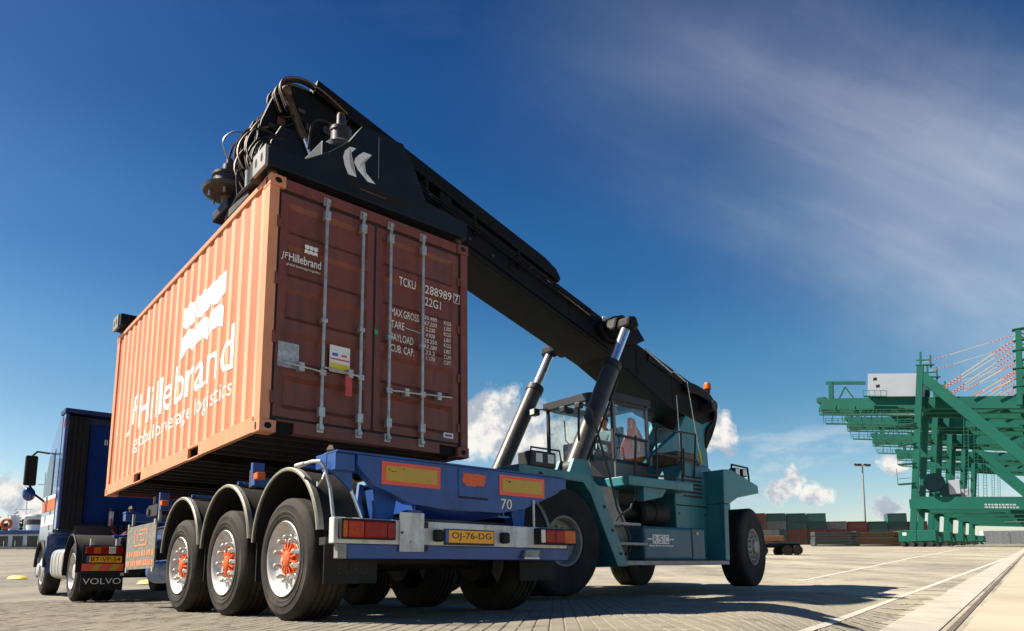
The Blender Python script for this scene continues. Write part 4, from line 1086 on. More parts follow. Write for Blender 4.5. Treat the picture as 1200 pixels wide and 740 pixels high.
    MB().cyl((.95, 2.1, 1.05), (.95, 2.1, 1.7), .05, n=12).build('hose_post', m_zinc, T, smooth=True)
    MB().box(.3, 1.0, 1.9, 2.2, 1.05, 1.4).build('battery_box', m_black, T, bevel=.02)
    return T
truck = make_truck()

# ------------------------------------------------------------------ reach stacker
RO = Vector((CO.x - 3.03 * sin(CA), CO.y + 3.03 * cos(CA), .02))
def make_stacker():
    R = thing('reach_stacker', 'teal reach stacker with long black boom gripping the container from above', 'reach stacker', RO, (0, -.006, CA))
    # wheels
    ty = tyre_mesh(.80, .48, .36, 'big_tyre', 3, 64)
    rim = MB().lathe([(.35, .05), (.375, .006), (.365, -.002), (.345, .01), (.33, .06), (.315, .10), (.325, .13), (.28, .17), (.20, .185), (.17, .15), (.14, .12), (.08, .11), (0, .11)], n=48).mesh('big_rim', True, 40)
    rim2 = MB().lathe([(.35, .05), (.375, .006), (.365, -.002), (.345, .01), (.32, .05), (.26, .05), (.22, .02), (.16, .0), (.13, -.05), (.07, -.06), (0, -.06)], n=48).mesh('steer_rim', True, 40)
    nut = MB().lathe([(.022, .0), (.022, -.035), (.012, -.05), (0, -.05)], n=8).mesh('wheel_nut', True, 30)
    for x, y, rz, inner, st in ((4.97, -2.08, pi / 2, 0, 0), (4.97, -1.46, pi / 2, 1, 0), (4.97, 2.08, -pi / 2, 0, 0), (4.97, 1.46, -pi / 2, 1, 0), (10.90, -1.72, pi / 2 + .20, 0, 1), (10.90, 1.72, -pi / 2 + .17, 0, 1)):
        t = put('tyre', ty, m_rubber_big, R, loc=(x, y, .80), rot=(0, 0, rz))
        put('rim', rim2 if st else rim, m_grey, t)
        if not inner:
            for k in range(12):
                a = 2 * pi * k / 12; put('wheel_nut', nut, m_grey, t, loc=(.03 if st else .17, .22 * cos(a), .22 * sin(a)))
            if st:
                for k in range(12):
                    a = 2 * pi * k / 12 + .2; put('rim_clamp', nut, m_zinc, t, loc=(.045, .30 * cos(a), .30 * sin(a)))
    # chassis
    MB().box(4.2, 12.0, -.72, .72, .62, 1.45).build('chassis', m_craned if False else m_black, R, bevel=.02)
    MB().box(4.55, 5.40, -1.0, 1.0, .50, 1.10).build('front_axle', m_black, R, bevel=.03)
    MB().cyl((10.9, -1.3, .80), (10.9, 1.3, .80), .16, n=16).build('steer_axle', m_black, R, smooth=True)
    prof = [(4.05, 1.86), (5.48, 1.82), (5.76, 1.62), (6.36, .42), (6.09, .42), (5.52, 1.52), (5.36, 1.69), (4.05, 1.73)]
    for a, b in ((-2.12, -.75), (.75, 2.12)):
        MB().prism(prof, 'y', a, b).build('front_fender', m_teal, R, bevel=.012)
    for z in (.62, .98, 1.34):
        MB().cyl((6.27 - (z - .42) * .49, -2.135, z), (6.27 - (z - .42) * .49, -2.12, z), .025, n=10).build('fender_bolt', m_black, R, smooth=True)
    MB().box(4.0, 6.2, -1.0, 1.0, 1.5, 1.86).build('front_deck', m_teal, R, bevel=.02)
    for y in (-1.05, 1.05):
        mb = MB(); mb.prism([(5.9, 1.86), (6.6, 1.86), (6.45, 2.25), (6.1, 2.25)], 'y', y - .2, y - .13); mb.prism([(5.9, 1.86), (6.6, 1.86), (6.45, 2.25), (6.1, 2.25)], 'y', y + .13, y + .2); mb.build('cylinder_bracket', m_teal, R)
    # side: sill, steps, tank
    MB().box(6.12, 9.45, -2.02, -1.72, .44, .515).build('side_sill', m_steptread, R, bevel=.008)
    MB().box(6.12, 9.45, 1.72, 2.02, .44, .515).build('side_sill', m_steptread, R, bevel=.008)
    tk = MB().box(6.98, 8.36, -1.96, -.80, .52, 1.10).build('side_tank', m_tank, R, bevel=.05)
    MB().box(8.375, 8.78, -1.95, -.80, .52, 1.10).build('tank_door', m_tank, R, bevel=.03)
    MB().box(8.50, 8.56, -1.965, -1.945, .98, 1.02).build('door_latch', m_zinc, R)
    MB().box(6.4, 8.78, .80, 1.96, .52, 1.10).build('side_tank', m_tank, R, bevel=.05)
    mb = MB(); mb.prism([(6.42, .52), (6.97, .52), (6.97, 1.12), (6.60, 1.75), (6.25, 1.75), (6.36, 1.0)], 'y', -1.62, -.8); mb.build('step_well', m_steptread, R)
    for z, x0 in ((1.11, 6.12), (.79, 6.28)):
        MB().box(x0, x0 + .74, -2.0, -1.62, z - .025, z + .02).build('step', m_steptread, R, bevel=.006)
    # sign on the tank
    sy = -1.9635
    for k, ch in enumerate('RSC'):
        x0 = 7.20 + k * .155
        b_ = MB().box(x0, x0 + .145, sy - .003, sy, .80, .955).build('sign_tile', m_letter, tk)
        text(ch, 'lettering', m_tank, b_, (x0 + .025, sy - .0045, .815), (1, 0, 0), (0, 0, 1), .095, .125, weight=.01)
    mb = MB()
    for a, b in ((7.06, 7.195), (7.665, 7.80)): mb.face([(a, sy - .002, .868), (b, sy - .002, .868), (b, sy - .002, .886), (a, sy - .002, .886)])
    rr = random.Random(2); x = 7.10
    while x < 7.78:
        w = rr.uniform(.02, .035); mb.face([(x, sy - .002, .755), (x + w, sy - .002, .755), (x + w, sy - .002, .78), (x, sy - .002, .78)]); x += w + .018
    mb.build('sign_line', m_letter, tk)
    # deck beside the cab
    MB().box(6.62, 8.46, -1.98, -1.0, 1.76, 1.92).build('deck', m_teal, R, bevel=.015)
    MB().prism([(7.10, 1.76), (7.75, 1.76), (7.62, 1.62), (7.10, 1.52)], 'y', -1.9, -1.75).build('deck_bracket', m_teal, R)
    MB().prism([(5.9, 1.80), (7.1, 1.80), (7.1, 1.44), (6.75, 1.44)], 'y', -1.35, -1.25).build('side_plate', m_teal, R)
    MB().box(6.3, 9.0, 1.0, 1.98, 1.76, 1.92).build('deck', m_teal, R, bevel=.015)
    # filter drum and duct under the deck
    MB().lathe([(0, 7.28), (.17, 7.28), (.21, 7.32), (.21, 7.62), (.225, 7.63), (.225, 7.70), (.21, 7.71), (.21, 8.02), (.15, 8.10), (0, 8.10)], origin=(0, -1.55, 1.36), axis=(1, 0, 0), n=28).build('air_filter', m_plastic, R, smooth=True)
    MB().cyl((6.2, -1.5, 1.32), (7.3, -1.5, 1.36), .11, n=16).build('intake_duct', m_plastic, R, smooth=True)
    MB().box(7.0, 8.9, -1.2, -.75, 1.12, 1.75).build('engine_bay', m_black, R)
    # rear body, fender, counterweight
    MB().prism([(8.42, .52), (9.46, .52), (9.46, 2.20), (9.30, 2.30), (8.80, 2.42), (8.42, 1.92)], 'y', -1.60, 1.60).build('rear_body', m_teal, R, bevel=.02)
    for a, b in ((-2.0, -1.60), (1.60, 2.0)):
        MB().prism([(9.36, .52), (9.50, .52), (9.56, 1.56), (9.42, 1.60)], 'y', a, b).build('fender_leg', m_teal, R, bevel=.012)
    MB().prism([(9.42, 1.60), (9.47, 2.26), (9.75, 2.28), (10.72, 2.03), (10.74, 1.87), (9.95, 1.74), (9.62, 1.60)], 'y', -2.0, 2.0).build('rear_fender', m_teal, R, bevel=.02)
    MB().box(8.44, 9.445, -1.606, -1.598, 1.545, 1.565).build('panel_gap', m_hole, R)
    MB().prism([(9.47, 2.0), (9.47, 2.5), (10.3, 2.52), (11.05, 2.2), (11.15, 1.95), (11.15, 1.0), (10.9, .95), (10.75, 1.9)], 'y', -1.1, 1.1).build('counterweight', m_teal, R, bevel=.04)
    for a, b in ((-.47, -.33), (.33, .47)):
        MB().prism([(8.75, 2.2), (9.3, 2.75), (10.25, 3.35), (10.72, 3.95), (11.0, 4.15), (11.45, 4.2), (11.70, 3.95), (11.35, 3.1), (11.4, 2.2)], 'y', a, b).build('boom_tower', m_teal, R, bevel=.02)
    MB().prism([(9.5, 2.3), (10.4, 3.2), (11.2, 3.2), (11.3, 2.3)], 'y', -.329, .329).build('tower_web', m_teal, R)
    MB().cyl((11.25, -.80, 4.02), (11.25, .80, 4.02), .12, n=18).build('boom_pivot', m_black, R, smooth=True)
    lt = MB().box(10.0, 10.5, -1.75, -1.35, 2.24, 2.27).build('lamp_bracket', m_black, R)
    MB().tube([(10.0, -1.85, 2.15), (10.02, -1.85, 2.42), (10.62, -1.85, 2.40), (10.66, -1.85, 2.05)], .022, n=6).build('lamp_guard', m_black, lt, smooth=True)
    for x in (10.15, 10.42):
        l_ = MB().box(x - .09, x + .09, -1.90, -1.76, 2.20, 2.36).build('work_lamp', m_black, R, bevel=.015); MB().box(x - .07, x + .07, -1.905, -1.90, 2.22, 2.34).build('lamp_glass', m_lwht, l_)
    # lamp box on the front fender
    lb = MB().box(4.36, 4.86, -2.05, -1.75, 1.865, 2.10).build('headlamp_box', m_black, R, bevel=.02)
    for x in (4.44, 4.68): MB().box(x, x + .13, -2.058, -2.049, 1.93, 2.06).build('lamp_glass', m_lwht, lb)
    MB().tube([(4.30, -2.08, 1.87), (4.32, -2.08, 2.13), (4.9, -2.08, 2.13), (4.95, -2.08, 1.87)], .015, n=6).build('lamp_guard', m_black, lb, smooth=True)
    # handrails
    for pts in ([(5.58, -1.85, 2.40), (5.60, -1.85, 2.92), (5.66, -1.85, 3.0), (5.82, -1.85, 3.0), (5.90, -1.85, 2.92), (6.25, -1.85, 2.02), (6.45, -1.85, 1.37), (6.72, -1.86, .92), (6.72, -1.86, .70), (6.60, -1.86, .62)],
                [(7.56, -1.85, 1.92), (7.60, -1.85, 2.80), (7.64, -1.85, 2.86), (9.05, -1.70, 2.94), (9.05, -1.62, 2.1)],
                [(8.40, -1.80, 1.92), (8.42, -1.80, 2.88)], [(7.58, -1.85, 2.40), (9.05, -1.70, 2.42)],
                [(7.02, -1.85, 2.65), (6.97, -1.85, 2.20), (6.90, -1.85, 1.60), (6.78, -1.86, 1.38), (6.40, -1.90, 1.22), (6.30, -1.92, 1.14)],
                [(8.55, -1.75, 2.6), (8.45, -1.8, 2.1), (8.30, -1.85, 1.98), (8.05, -1.85, 1.98)],
                [(6.95, -1.85, 2.0), (7.9, -1.85, 2.0), (8.0, -1.85, 1.98)]):
        MB().tube(pts, .020, n=8).build('handrail', m_black, R, smooth=True)
    for p0, p1 in (((9.25, -1.2, 2.3), (9.22, -1.2, 3.85)), ((9.95, -1.2, 2.5), (9.62, -1.2, 4.2))):
        an = MB().cyl(p0, p1, .016, .006, n=6).build('antenna', m_white, R, smooth=True); MB().cyl(p0, Vector(p0) + (Vector(p1) - Vector(p0)) * .16, .03, n=8).build('antenna_base', m_ymark, an, smooth=True)
    MB().cyl((9.6, -1.25, 2.45), (9.6, -1.25, 2.62), .12, .05, n=12).build('filler_cap', m_brown, R, smooth=True)
    MB().box(8.7, 9.35, -1.5, -.9, 2.35, 2.62).build('pump_block', m_brown, R, bevel=.03)
    # lift cylinders
    for y in (-1.05, 1.05):
        b0, t0 = Vector((6.27, y, 2.10)), Vector((7.93, y, 5.08)); d = (t0 - b0).normalized()
        Lc = (t0 - b0).length
        cy = MB().cyl(b0, b0 + d * (Lc * .69), .165, n=24).build('lift_cylinder', m_cyl, R, smooth=True)
        MB().cyl(b0 + d * (Lc * .665), b0 + d * (Lc * .705), .182, n=24).build('gland', m_black, cy, smooth=True)
        MB().cyl(b0 + d * (Lc * .69), t0, .092, n=20).build('rod', m_chrome, cy, smooth=True)
        MB().cyl((t0.x, y - .12, t0.z), (t0.x, y + .12, t0.z), .13, n=18).build('rod_eye', m_boom, cy, smooth=True)
        MB().cyl((b0.x, y - .14, b0.z), (b0.x, y + .14, b0.z), .17, n=18).build('base_eye', m_black, cy, smooth=True)
        s = -1 if y < 0 else 1
        MB().tube([b0 + Vector((.22, s * .10, .1)), b0 + d * .9 + Vector((.20, s * .10, 0)), b0 + d * (Lc * .6) + Vector((.20, s * .10, 0))], .022, n=6).build('cylinder_pipe', m_black, cy, smooth=True)
    # boom: outer section with cylinder lugs
    bo = [(3.9, 5.93), (6.2, 5.24), (8.1, 4.66), (10.0, 3.85), (11.2, 3.62), (11.85, 3.85), (11.9, 4.22), (11.5, 4.44), (10.5, 4.56), (9.2, 5.0), (6.7, 5.74), (3.9, 6.57)]
    boom = MB().prism(bo, 'y', -.48, .48).build('outer_boom', m_boom, R, bevel=.03)
    for s in (-1, 1):
        mb = MB(); mb.prism([(7.6, 5.14), (8.05, 5.42), (8.35, 5.52), (8.75, 5.42), (9.05, 5.12), (8.7, 4.95), (8.2, 4.88), (7.85, 4.88)], 'y', s * .485, s * .62); mb.build('boom_lug', m_boom, boom, bevel=.02)
        mb = MB(); mb.prism([(7.72, 5.0), (7.82, 5.28), (8.1, 5.30), (8.25, 5.05), (8.05, 4.90)], 'y', s * .62, s * .90); mb.build('lug_arm', m_boom, boom, bevel=.05)
        mb = MB(); mb.prism([(7.76, 4.98), (7.80, 5.2), (8.02, 5.25), (8.12, 5.05), (7.95, 4.93)], 'y', s * .90, s * 1.22); mb.build('lug_pin_block', m_boom, boom, bevel=.06)
    inner = [(1.75, 6.62), (4.6, 5.78), (4.6, 6.32), (1.75, 7.16)]
    MB().prism(inner, 'y', -.40, .40).build('inner_boom', m_boom, R, bevel=.025)
    mb = MB(); mb.prism([(3.85, 5.90), (4.1, 5.82), (4.1, 6.56), (3.85, 6.63)], 'y', -.53, .53); mb.build('boom_collar', m_boom, boom, bevel=.02)
    # raised flanges along the sides of the outer boom, stiffeners
    for s in (-1, 1):
        MB().beam((4.1, s * .497, 6.44), (7.5, s * .497, 5.43), .03, .07).build('boom_flange', m_boom, boom)
        MB().beam((4.1, s * .497, 6.0), (8.0, s * .497, 4.80), .03, .06).build('boom_flange', m_boom, boom)
        MB().beam((9.3, s * .497, 4.86), (11.0, s * .497, 4.38), .03, .18).build('boom_flange', m_spread, boom)
    # hose tray carried above the near side
    tr = MB().prism([(1.62, 7.34), (1.66, 7.55), (6.25, 6.17), (6.55, 6.02), (6.66, 5.86), (6.62, 5.78), (6.2, 5.92)], 'y', -.53, -.26).build('hose_tray', m_boom, R, bevel=.02)
    MB().prism([(1.62, 7.34), (1.66, 7.55), (6.25, 6.17), (6.2, 5.92)], 'y', .26, .53).build('hose_tray', m_boom, R, bevel=.02)
    for x in (2.6, 3.6, 4.6, 5.6):
        z = 7.34 - (x - 1.62) * .31
        MB().box(x - .03, x + .03, -.52, .52, z - .34, z + .02).build('tray_bracket', m_boom, tr)
    for k, (dy, dz) in enumerate(((-.545, .0), (-.55, -.06))):
        MB().tube([(2.2 + i * .9, dy, 6.92 + dz - (i * .9) * .302 + (.01 if i % 2 else -.01)) for i in range(7)], .016, n=6).build('hydraulic_pipe', m_boom, tr, smooth=True)
    MB().tube([(6.3, -.52, 5.72), (6.9, -.52, 5.50), (7.45, -.52, 5.32)], .014, n=6).build('hydraulic_pipe', m_zinc, boom, smooth=True)
    MB().tube([(9.15, -.53, 5.0), (9.2, -.56, 4.92), (10.0, -.56, 4.62), (10.1, -.56, 4.66), (10.5, -.56, 4.5)], .02, n=6).build('hydraulic_pipe', m_zinc, boom, smooth=True)
    MB().cyl((7.93, -.4815, 5.36), (7.93, -.49, 5.36), .075, n=8).build('reflector', m_letter, boom)
    for k in range(5):
        z0 = 4.35 - k * .05
        MB().hose([(10.5, -.50 - .02 * k, 4.50 - .05 * k), (11.0, -.53 - .02 * k, 4.46 - .05 * k), (11.5, -.54 - .02 * k, 4.30 - .06 * k), (11.72 - .03 * k, -.52, 3.95 - .05 * k), (11.55 - .05 * k, -.50, 3.5), (11.3, -.46, 3.1)], .04, n=6).build('hydraulic_hose', m_hose, R, smooth=True)
    bc = MB().lathe([(.085, 0), (.085, .10), (.06, .15), (0, .155)], origin=(11.55, -.45, 4.52), axis=(0, 0, 1), n=14).build('beacon', m_lamb, R, smooth=True)
    MB().cyl((11.55, -.45, 4.42), (11.55, -.45, 4.52), .06, n=10).build('beacon_post', m_black, bc, smooth=True)
    # clamps, wear pads and seams on the boom
    for k in range(9):
        x0 = 4.6 + k * .42; z0 = 6.20 - (x0 - 4.6) * .302
        MB().box(x0, x0 + .05, -.515, -.481, z0 - .05, z0 + .05).build('pipe_clamp', m_cyl, boom, bevel=.006)
    for x0 in (5.4, 6.9, 8.9, 10.1):
        z0, z1 = 6.05 - (x0 - 4.6) * .302 - .45, 6.35 - (x0 - 4.6) * .302
        MB().box(x0, x0 + .02, -.487, -.478, max(z0, 3.9), z1).build('weld_seam', m_boom, boom)
    for x0 in (4.15, 4.5, 5.0): MB().cyl((x0, -.50, 5.98 - (x0 - 4.1) * .302 + .12), (x0, -.478, 5.98 - (x0 - 4.1) * .302 + .12), .03, n=10).build('pad_bolt', m_cyl, boom)
    for k in range(6): MB().box(8.70, 9.30, -1.612, -1.598, 1.72 + k * .075, 1.755 + k * .075).build('vent_slat', m_black, R)
    for z0 in (.62, 1.40):
        MB().cyl((8.52, -1.612, z0), (8.52, -1.598, z0), .022, n=8).build('panel_bolt', m_black, R)
        MB().cyl((9.36, -1.612, z0), (9.36, -1.598, z0), .022, n=8).build('panel_bolt', m_black, R)
    # boom head reaching down to the spreader
    hd = MB()
    for s in (-1, 1):
        hd.prism([(.84, 6.30), (.90, 6.62), (1.05, 7.05), (1.30, 7.32), (1.70, 7.42), (2.55, 7.05), (2.75, 6.72), (2.40, 6.42), (1.90, 6.05), (1.65, 5.55), (1.0, 5.55)], 'y', s * .42, s * .30)
    hd.prism([(.95, 6.30), (1.10, 6.90), (1.35, 7.20), (2.3, 7.0), (2.2, 6.5), (1.6, 5.9), (1.1, 5.7)], 'y', -.299, .299)
    hd.build('boom_head', m_boom, R, bevel=.015)
    mb = MB(); mb.prism([(.92, 5.5), (.98, 6.25), (1.12, 6.55), (1.50, 6.55), (1.7, 6.1), (1.7, 5.4), (.95, 5.4)], 'y', -.58, -.46); mb.prism([(.92, 5.5), (.98, 6.25), (1.12, 6.55), (1.50, 6.55), (1.7, 6.1), (1.7, 5.4), (.95, 5.4)], 'y', .46, .58); mb.build('rotator_yoke', m_spread, R, bevel=.02)
    for y in (-.52, .52):
        dc = MB().cyl((1.20, y, 7.10), (1.44, y - .1, 6.45), .055, n=14).build('damping_cylinder', m_brown, R, smooth=True); MB().cyl((1.44, y - .1, 6.45), (1.53, y - .12, 6.22), .03, n=12).build('rod', m_chrome, dc, smooth=True)
        MB().ball((1.19, y, 7.12), .085).build('ball_joint', m_brown, dc, smooth=True)
    # rotator and drive motors
    MB().lathe([(.0, 5.10), (.58, 5.10), (.58, 5.26), (.52, 5.28), (.52, 5.40), (.45, 5.42), (0, 5.42)], origin=(1.22, 0, 0), axis=(0, 0, 1), n=40).build('rotator_ring', m_black, R, smooth=True)
    for (mx, my, mz, ms) in ((.64, 0, 5.58, 1.3), (1.34, -1.9, 5.56, .8)):
        mo = MB().lathe([(a * ms, b * (1 if ms < 1 else .85)) for a, b in ((0, -.05), (.16, -.05), (.25, .0), (.26, .06), (.16, .13), (.155, .26), (.17, .27), (.17, .31), (.12, .34), (.075, .36), (.07, .50), (.04, .52), (0, .52))], origin=(mx, my, mz), axis=(0, 0, 1), n=20).build('slew_motor', m_cyl, R, smooth=True, ang=30)
        MB().lathe([(0, -.20), (.07, -.20), (.10, -.05), (0, -.05)], origin=(mx, my, mz), axis=(0, 0, 1), n=12).build('pinion', m_brown, mo, smooth=True)
        for k in range(6):
            a = k * pi / 3; MB().cyl((mx + .19 * ms * cos(a), my + .19 * ms * sin(a), mz - .09), (mx + .19 * ms * cos(a), my + .19 * ms * sin(a), mz + .06), .018, n=6).build('motor_bolt', m_zinc, mo)
        MB().cyl((mx, my, mz + .43), (mx, my, mz + .53), .045, n=10).build('motor_cap', m_brown, mo, smooth=True)
    MB().box(.95, 1.75, -2.2, -.6, 5.05, 5.42).build('motor_deck', m_spread, R, bevel=.02)
    MB().box(.55, .95, -.25, .35, 5.28, 5.42).build('motor_arm', m_spread, R, bevel=.02)
    # hoses looping over the head
    rr = random.Random(11)
    for k in range(9):
        a = rr.uniform(-.06, .06); y = -.50 + k * .06
        MB().hose([(2.15, y - .02, 7.22 + a * .3), (1.75, y - .06, 7.36 + a * .5), (1.42, y - .10, 7.38 + a * .5), (1.14 + a * .5, y - .14, 7.24), (1.06 + a, y - .16, 7.05 + a), (1.14 + a, y - .2, 6.78)], .017, n=6).build('hydraulic_hose', m_hose if k % 3 else m_brown, R, smooth=True)
    for k in range(7):
        a = rr.uniform(-.08, .08); y = -.28 + k * .07
        MB().hose([(1.06 + a, y, 6.88), (.93 + a * .6, y - .05, 6.66 + a), (.78 + a, y - .1, 6.46 + a), (.68 + a * .6, y - .12, 6.15 + a), (.72 + a * .4, y - .14, 5.80), (.86 + a, y - .2, 5.45)], .017, n=6).build('hydraulic_hose', m_hose if k % 3 else m_brown, R, smooth=True)
    for (pts, r_) in (([(.60, 0, 6.12), (.52, -.05, 6.32), (.66, -.05, 6.52), (.90, 0, 6.60)], .013), ([(.12, -1.9, 4.5), (.10, -1.9, 4.80), (.22, -1.85, 4.88), (.36, -1.7, 4.70), (.34, -1.6, 4.5)], .022),
                       ([(1.42, -.8, 6.2), (1.46, -.85, 6.6), (1.7, -.8, 6.72), (1.95, -.7, 6.60)], .022), ([(1.6, -.9, 6.0), (1.55, -.95, 6.25), (1.72, -1.0, 6.3)], .03)):
        MB().hose(pts, r_ * .8, n=6).build('hydraulic_hose', m_zinc if r_ < .02 else m_hose, R, smooth=True)
    MB().box(1.42, 1.52, -.435, -.425, 6.98, 7.03).build('warning_plate', m_brown, R)
    # clutter of fittings, brackets and leads about the head
    rq = random.Random(31)
    for k in range(14):
        x0, z0 = rq.uniform(1.0, 1.9), rq.uniform(6.1, 7.0)
        x1, z1 = x0 + rq.uniform(-.45, .45), z0 + rq.uniform(-.5, .2)
        MB().hose([(x0, -.44, z0), ((x0 + x1) / 2 + rq.uniform(-.1, .1), -.56 + rq.uniform(-.08, .04), (z0 + z1) / 2 - .12), (x1, -.47, z1)], rq.choice((.010, .014, .018)), n=6).build('hydraulic_hose', rq.choice((m_hose, m_hose, m_brown)), R, smooth=True)
    for k in range(12):
        x0, z0 = rq.uniform(.95, 2.2), rq.uniform(6.2, 6.95)
        MB().box(x0, x0 + rq.uniform(.05, .14), -.47, -.42, z0, z0 + rq.uniform(.04, .12)).build('valve', rq.choice((m_brown, m_black, m_cyl)), R, bevel=.01)
    for k in range(7):
        x0 = .50 + .05 * k; y0 = rq.uniform(-.9, -.2)
        MB().hose([(x0 + .4, y0, 6.3 + rq.uniform(-.2, .2)), (x0 + .1, y0 - .1, 6.1), (x0 - .05, y0 - .2, 5.7), (x0 + .05, y0 - .4, 5.2), (.2 + .03 * k, y0 - .9, 4.55)], .016, n=6).build('hydraulic_hose', rq.choice((m_hose, m_brown)), R, smooth=True)
    for x0, z0 in ((1.86, 6.85), (2.12, 6.74), (2.38, 6.66)):
        MB().cyl((x0, -.46, z0), (x0, -.40, z0), .07, n=12).build('pin_cap', m_cyl, R, smooth=True)
    # spreader
    pl = [(-.01, 4.31), (-.01, 4.50), (.37, 4.52), (.62, 4.70), (.85, 4.92), (1.00, 5.16), (1.22, 5.17), (1.52, 5.17), (1.66, 4.95), (1.84, 4.58), (2.43, 4.51), (2.43, 4.31)]
    ep = MB().prism(pl, 'y', -3.06, -2.90).build('spreader_end', m_spread, R, bevel=.008)
    MB().prism([(a, b) for a, b in pl], 'y', 2.90, 3.06).build('spreader_end', m_spread, R, bevel=.008)
    for y0, y1 in ((-2.898, -2.62), (2.62, 2.898)):
        MB().box(-.03, 2.45, y0, y1, 4.31, 4.50).build('end_beam', m_grey if False else m_spread, R, bevel=.01)
    for y0, y1 in ((-3.055, -2.74), (2.74, 3.055)):
        cb = MB().box(-.045, -.012, y0, y1, 4.295, 4.515).build('beam_end_plate', m_grey, R, bevel=.006)
        for ya in (y0 + .09, y0 + .23):
            mb = MB(); mb.face([(-.0465, ya + .028 * cos(t), 4.41 + .05 * sin(t)) for t in [i * pi / 6 for i in range(12)]]); mb.build('opening', m_hole, cb)
    for x in (.08, 2.36):
        for y in (-2.94, 2.94): MB().cyl((x, y, 4.27), (x, y, 4.34), .05, n=10).build('twist_lock', m_brown, R, smooth=True)
    mb = MB(); r_ = .048; cx0, cz0, cx1, cz1 = .87, 4.455, 1.50, 4.425
    mb.face([(cx0 + r_ * cos(t), -3.062, cz0 + r_ * sin(t)) for t in [pi / 2 + i * pi / 8 for i in range(9)]] + [(cx1 + r_ * cos(t), -3.062, cz1 + r_ * sin(t)) for t in [-pi / 2 + i * pi / 8 for i in range(9)]])
    mb.build('slot', m_hole, ep)
    MB().box(.98, 1.30, -3.067, -3.0625, 4.41, 4.425).build('slot_bar', m_brown, ep)
    mb = MB(); mb.box(1.201, 1.207, -3.063, -3.0605, 4.62, 5.12); mb.build('plate_seam', m_grey, ep)
    # two-stroke chevron emblem
    def pm(px, py):       # emblem drawn in plate coordinates
        return (.775 + px * .40, -3.0645, 4.555 + py * .30)
    mb = MB()
    s1 = [(0.855, 4.853), (0.795, 4.784), (0.776, 4.707), (0.796, 4.615), (0.840, 4.530), (0.938, 4.534), (0.872, 4.616), (0.850, 4.696), (0.868, 4.784), (0.925, 4.862)]
    s2 = [(1.017, 4.858), (1.118, 4.862), (1.024, 4.770), (0.984, 4.702), (1.016, 4.652), (1.166, 4.540), (1.070, 4.533), (0.952, 4.623), (0.905, 4.690), (0.915, 4.739), (0.958, 4.800)]
    s1_ = [(.50, 1.0), (.22, .98), (.06, .80), (.02, .55), (.10, .28), (.22, .04), (.47, .0), (.33, .25), (.27, .50), (.31, .75)]
    s2_ = [(1.0, .98), (.70, .96), (.50, .84), (.43, .62), (.47, .48), (.72, .0), (1.02, .0), (.76, .50), (.72, .66), (.80, .82)]
    for s_ in (s1, s2): mb.face([(p[0], -3.0645, p[1]) for p in s_])
    bmesh.ops.triangulate(mb.bm, faces=mb.bm.faces[:]); mb.build('chevron_emblem', m_logo, ep)
    for x in (1.0, 1.46):
        MB().box(x - .13, x + .13, -2.62, 2.62, 4.38, 4.60).build('spreader_beam', m_spread, R, bevel=.015)
    MB().box(.92, 1.54, -1.3, 1.3, 4.601, 5.10).build('spreader_frame', m_spread, R, bevel=.02)
    for k in range(4):
        MB().tube([(.06 + .05 * k, -2.6, 4.40 + .02 * k), (.08 + .05 * k, -2.0, 4.46), (.14 + .05 * k, -1.5, 4.42), (.4 + .05 * k, -1.0, 4.45)], .026, n=6).build('hydraulic_hose', m_hose, R, smooth=True)
    MB().box(.08, .32, -2.3, -1.7, 4.33, 4.44).build('lock_actuator', m_black, R, bevel=.02); MB().cyl((.14, -2.2, 4.42), (.12, -2.25, 4.66), .06, n=12).build('accumulator', m_grey, R, smooth=True)
    # cab
    plan = [(7.36, -.46), (7.67, -.80), (8.72, -.80), (8.72, .62), (7.36, .62)]
    MB().prism(plan, 'z', 2.06, 2.44).build('cab_base', m_cabgrey, R, bevel=.02)
    ro = [(7.28, -.52), (7.62, -.86), (8.80, -.86), (8.80, .68), (7.28, .68)]; ri = [(7.40, -.42), (7.70, -.70), (8.58, -.70), (8.58, .54), (7.40, .54)]
    mb = MB()
    for k in range(5):
        a, b, c, d = ro[k], ro[(k + 1) % 5], ri[(k + 1) % 5], ri[k]
        mb.hexa([(a[0], a[1], 3.60), (b[0], b[1], 3.60), (c[0], c[1], 3.60), (d[0], d[1], 3.60), (a[0], a[1], 3.74), (b[0], b[1], 3.74), (c[0], c[1], 3.74), (d[0], d[1], 3.74)])
    bmesh.ops.remove_doubles(mb.bm, verts=mb.bm.verts[:], dist=.0005)
    mb.build('cab_roof', m_black, R)
    MB().prism(ri, 'z', 3.66, 3.672).build('added_roof_window', m_glass, R)  # glass added in the roof to let sun onto vest and driver
    MB().box(6.7, 8.9, -.9, .8, 1.86, 2.058).build('cab_mount', m_black, R)
    for x, y in plan: MB().beam((x, y, 2.44), (x, y, 3.60), .055, .055, (0, 1, 0)).build('cab_pillar', m_black, R)
    MB().beam((7.70, -.815, 2.10), (7.70, -.815, 3.58), .06, .03, (0, 1, 0)).build('door_frame', m_cabgrey, R); MB().beam((8.69, -.815, 2.10), (8.69, -.815, 3.58), .06, .03, (0, 1, 0)).build('door_frame', m_cabgrey, R)
    MB().beam((7.7, -.816, 2.93), (8.7, -.816, 2.90), .03, .045).build('door_rail', m_black, R); MB().beam((7.7, -.816, 3.55), (8.7, -.816, 3.55), .03, .06).build('door_rail', m_black, R); MB().beam((7.7, -.816, 2.42), (8.7, -.816, 2.42), .03, .06).build('door_rail', m_black, R)
    MB().cyl((7.78, -.85, 2.72), (7.78, -.85, 2.92), .012, n=6).build('door_handle', m_black, R)
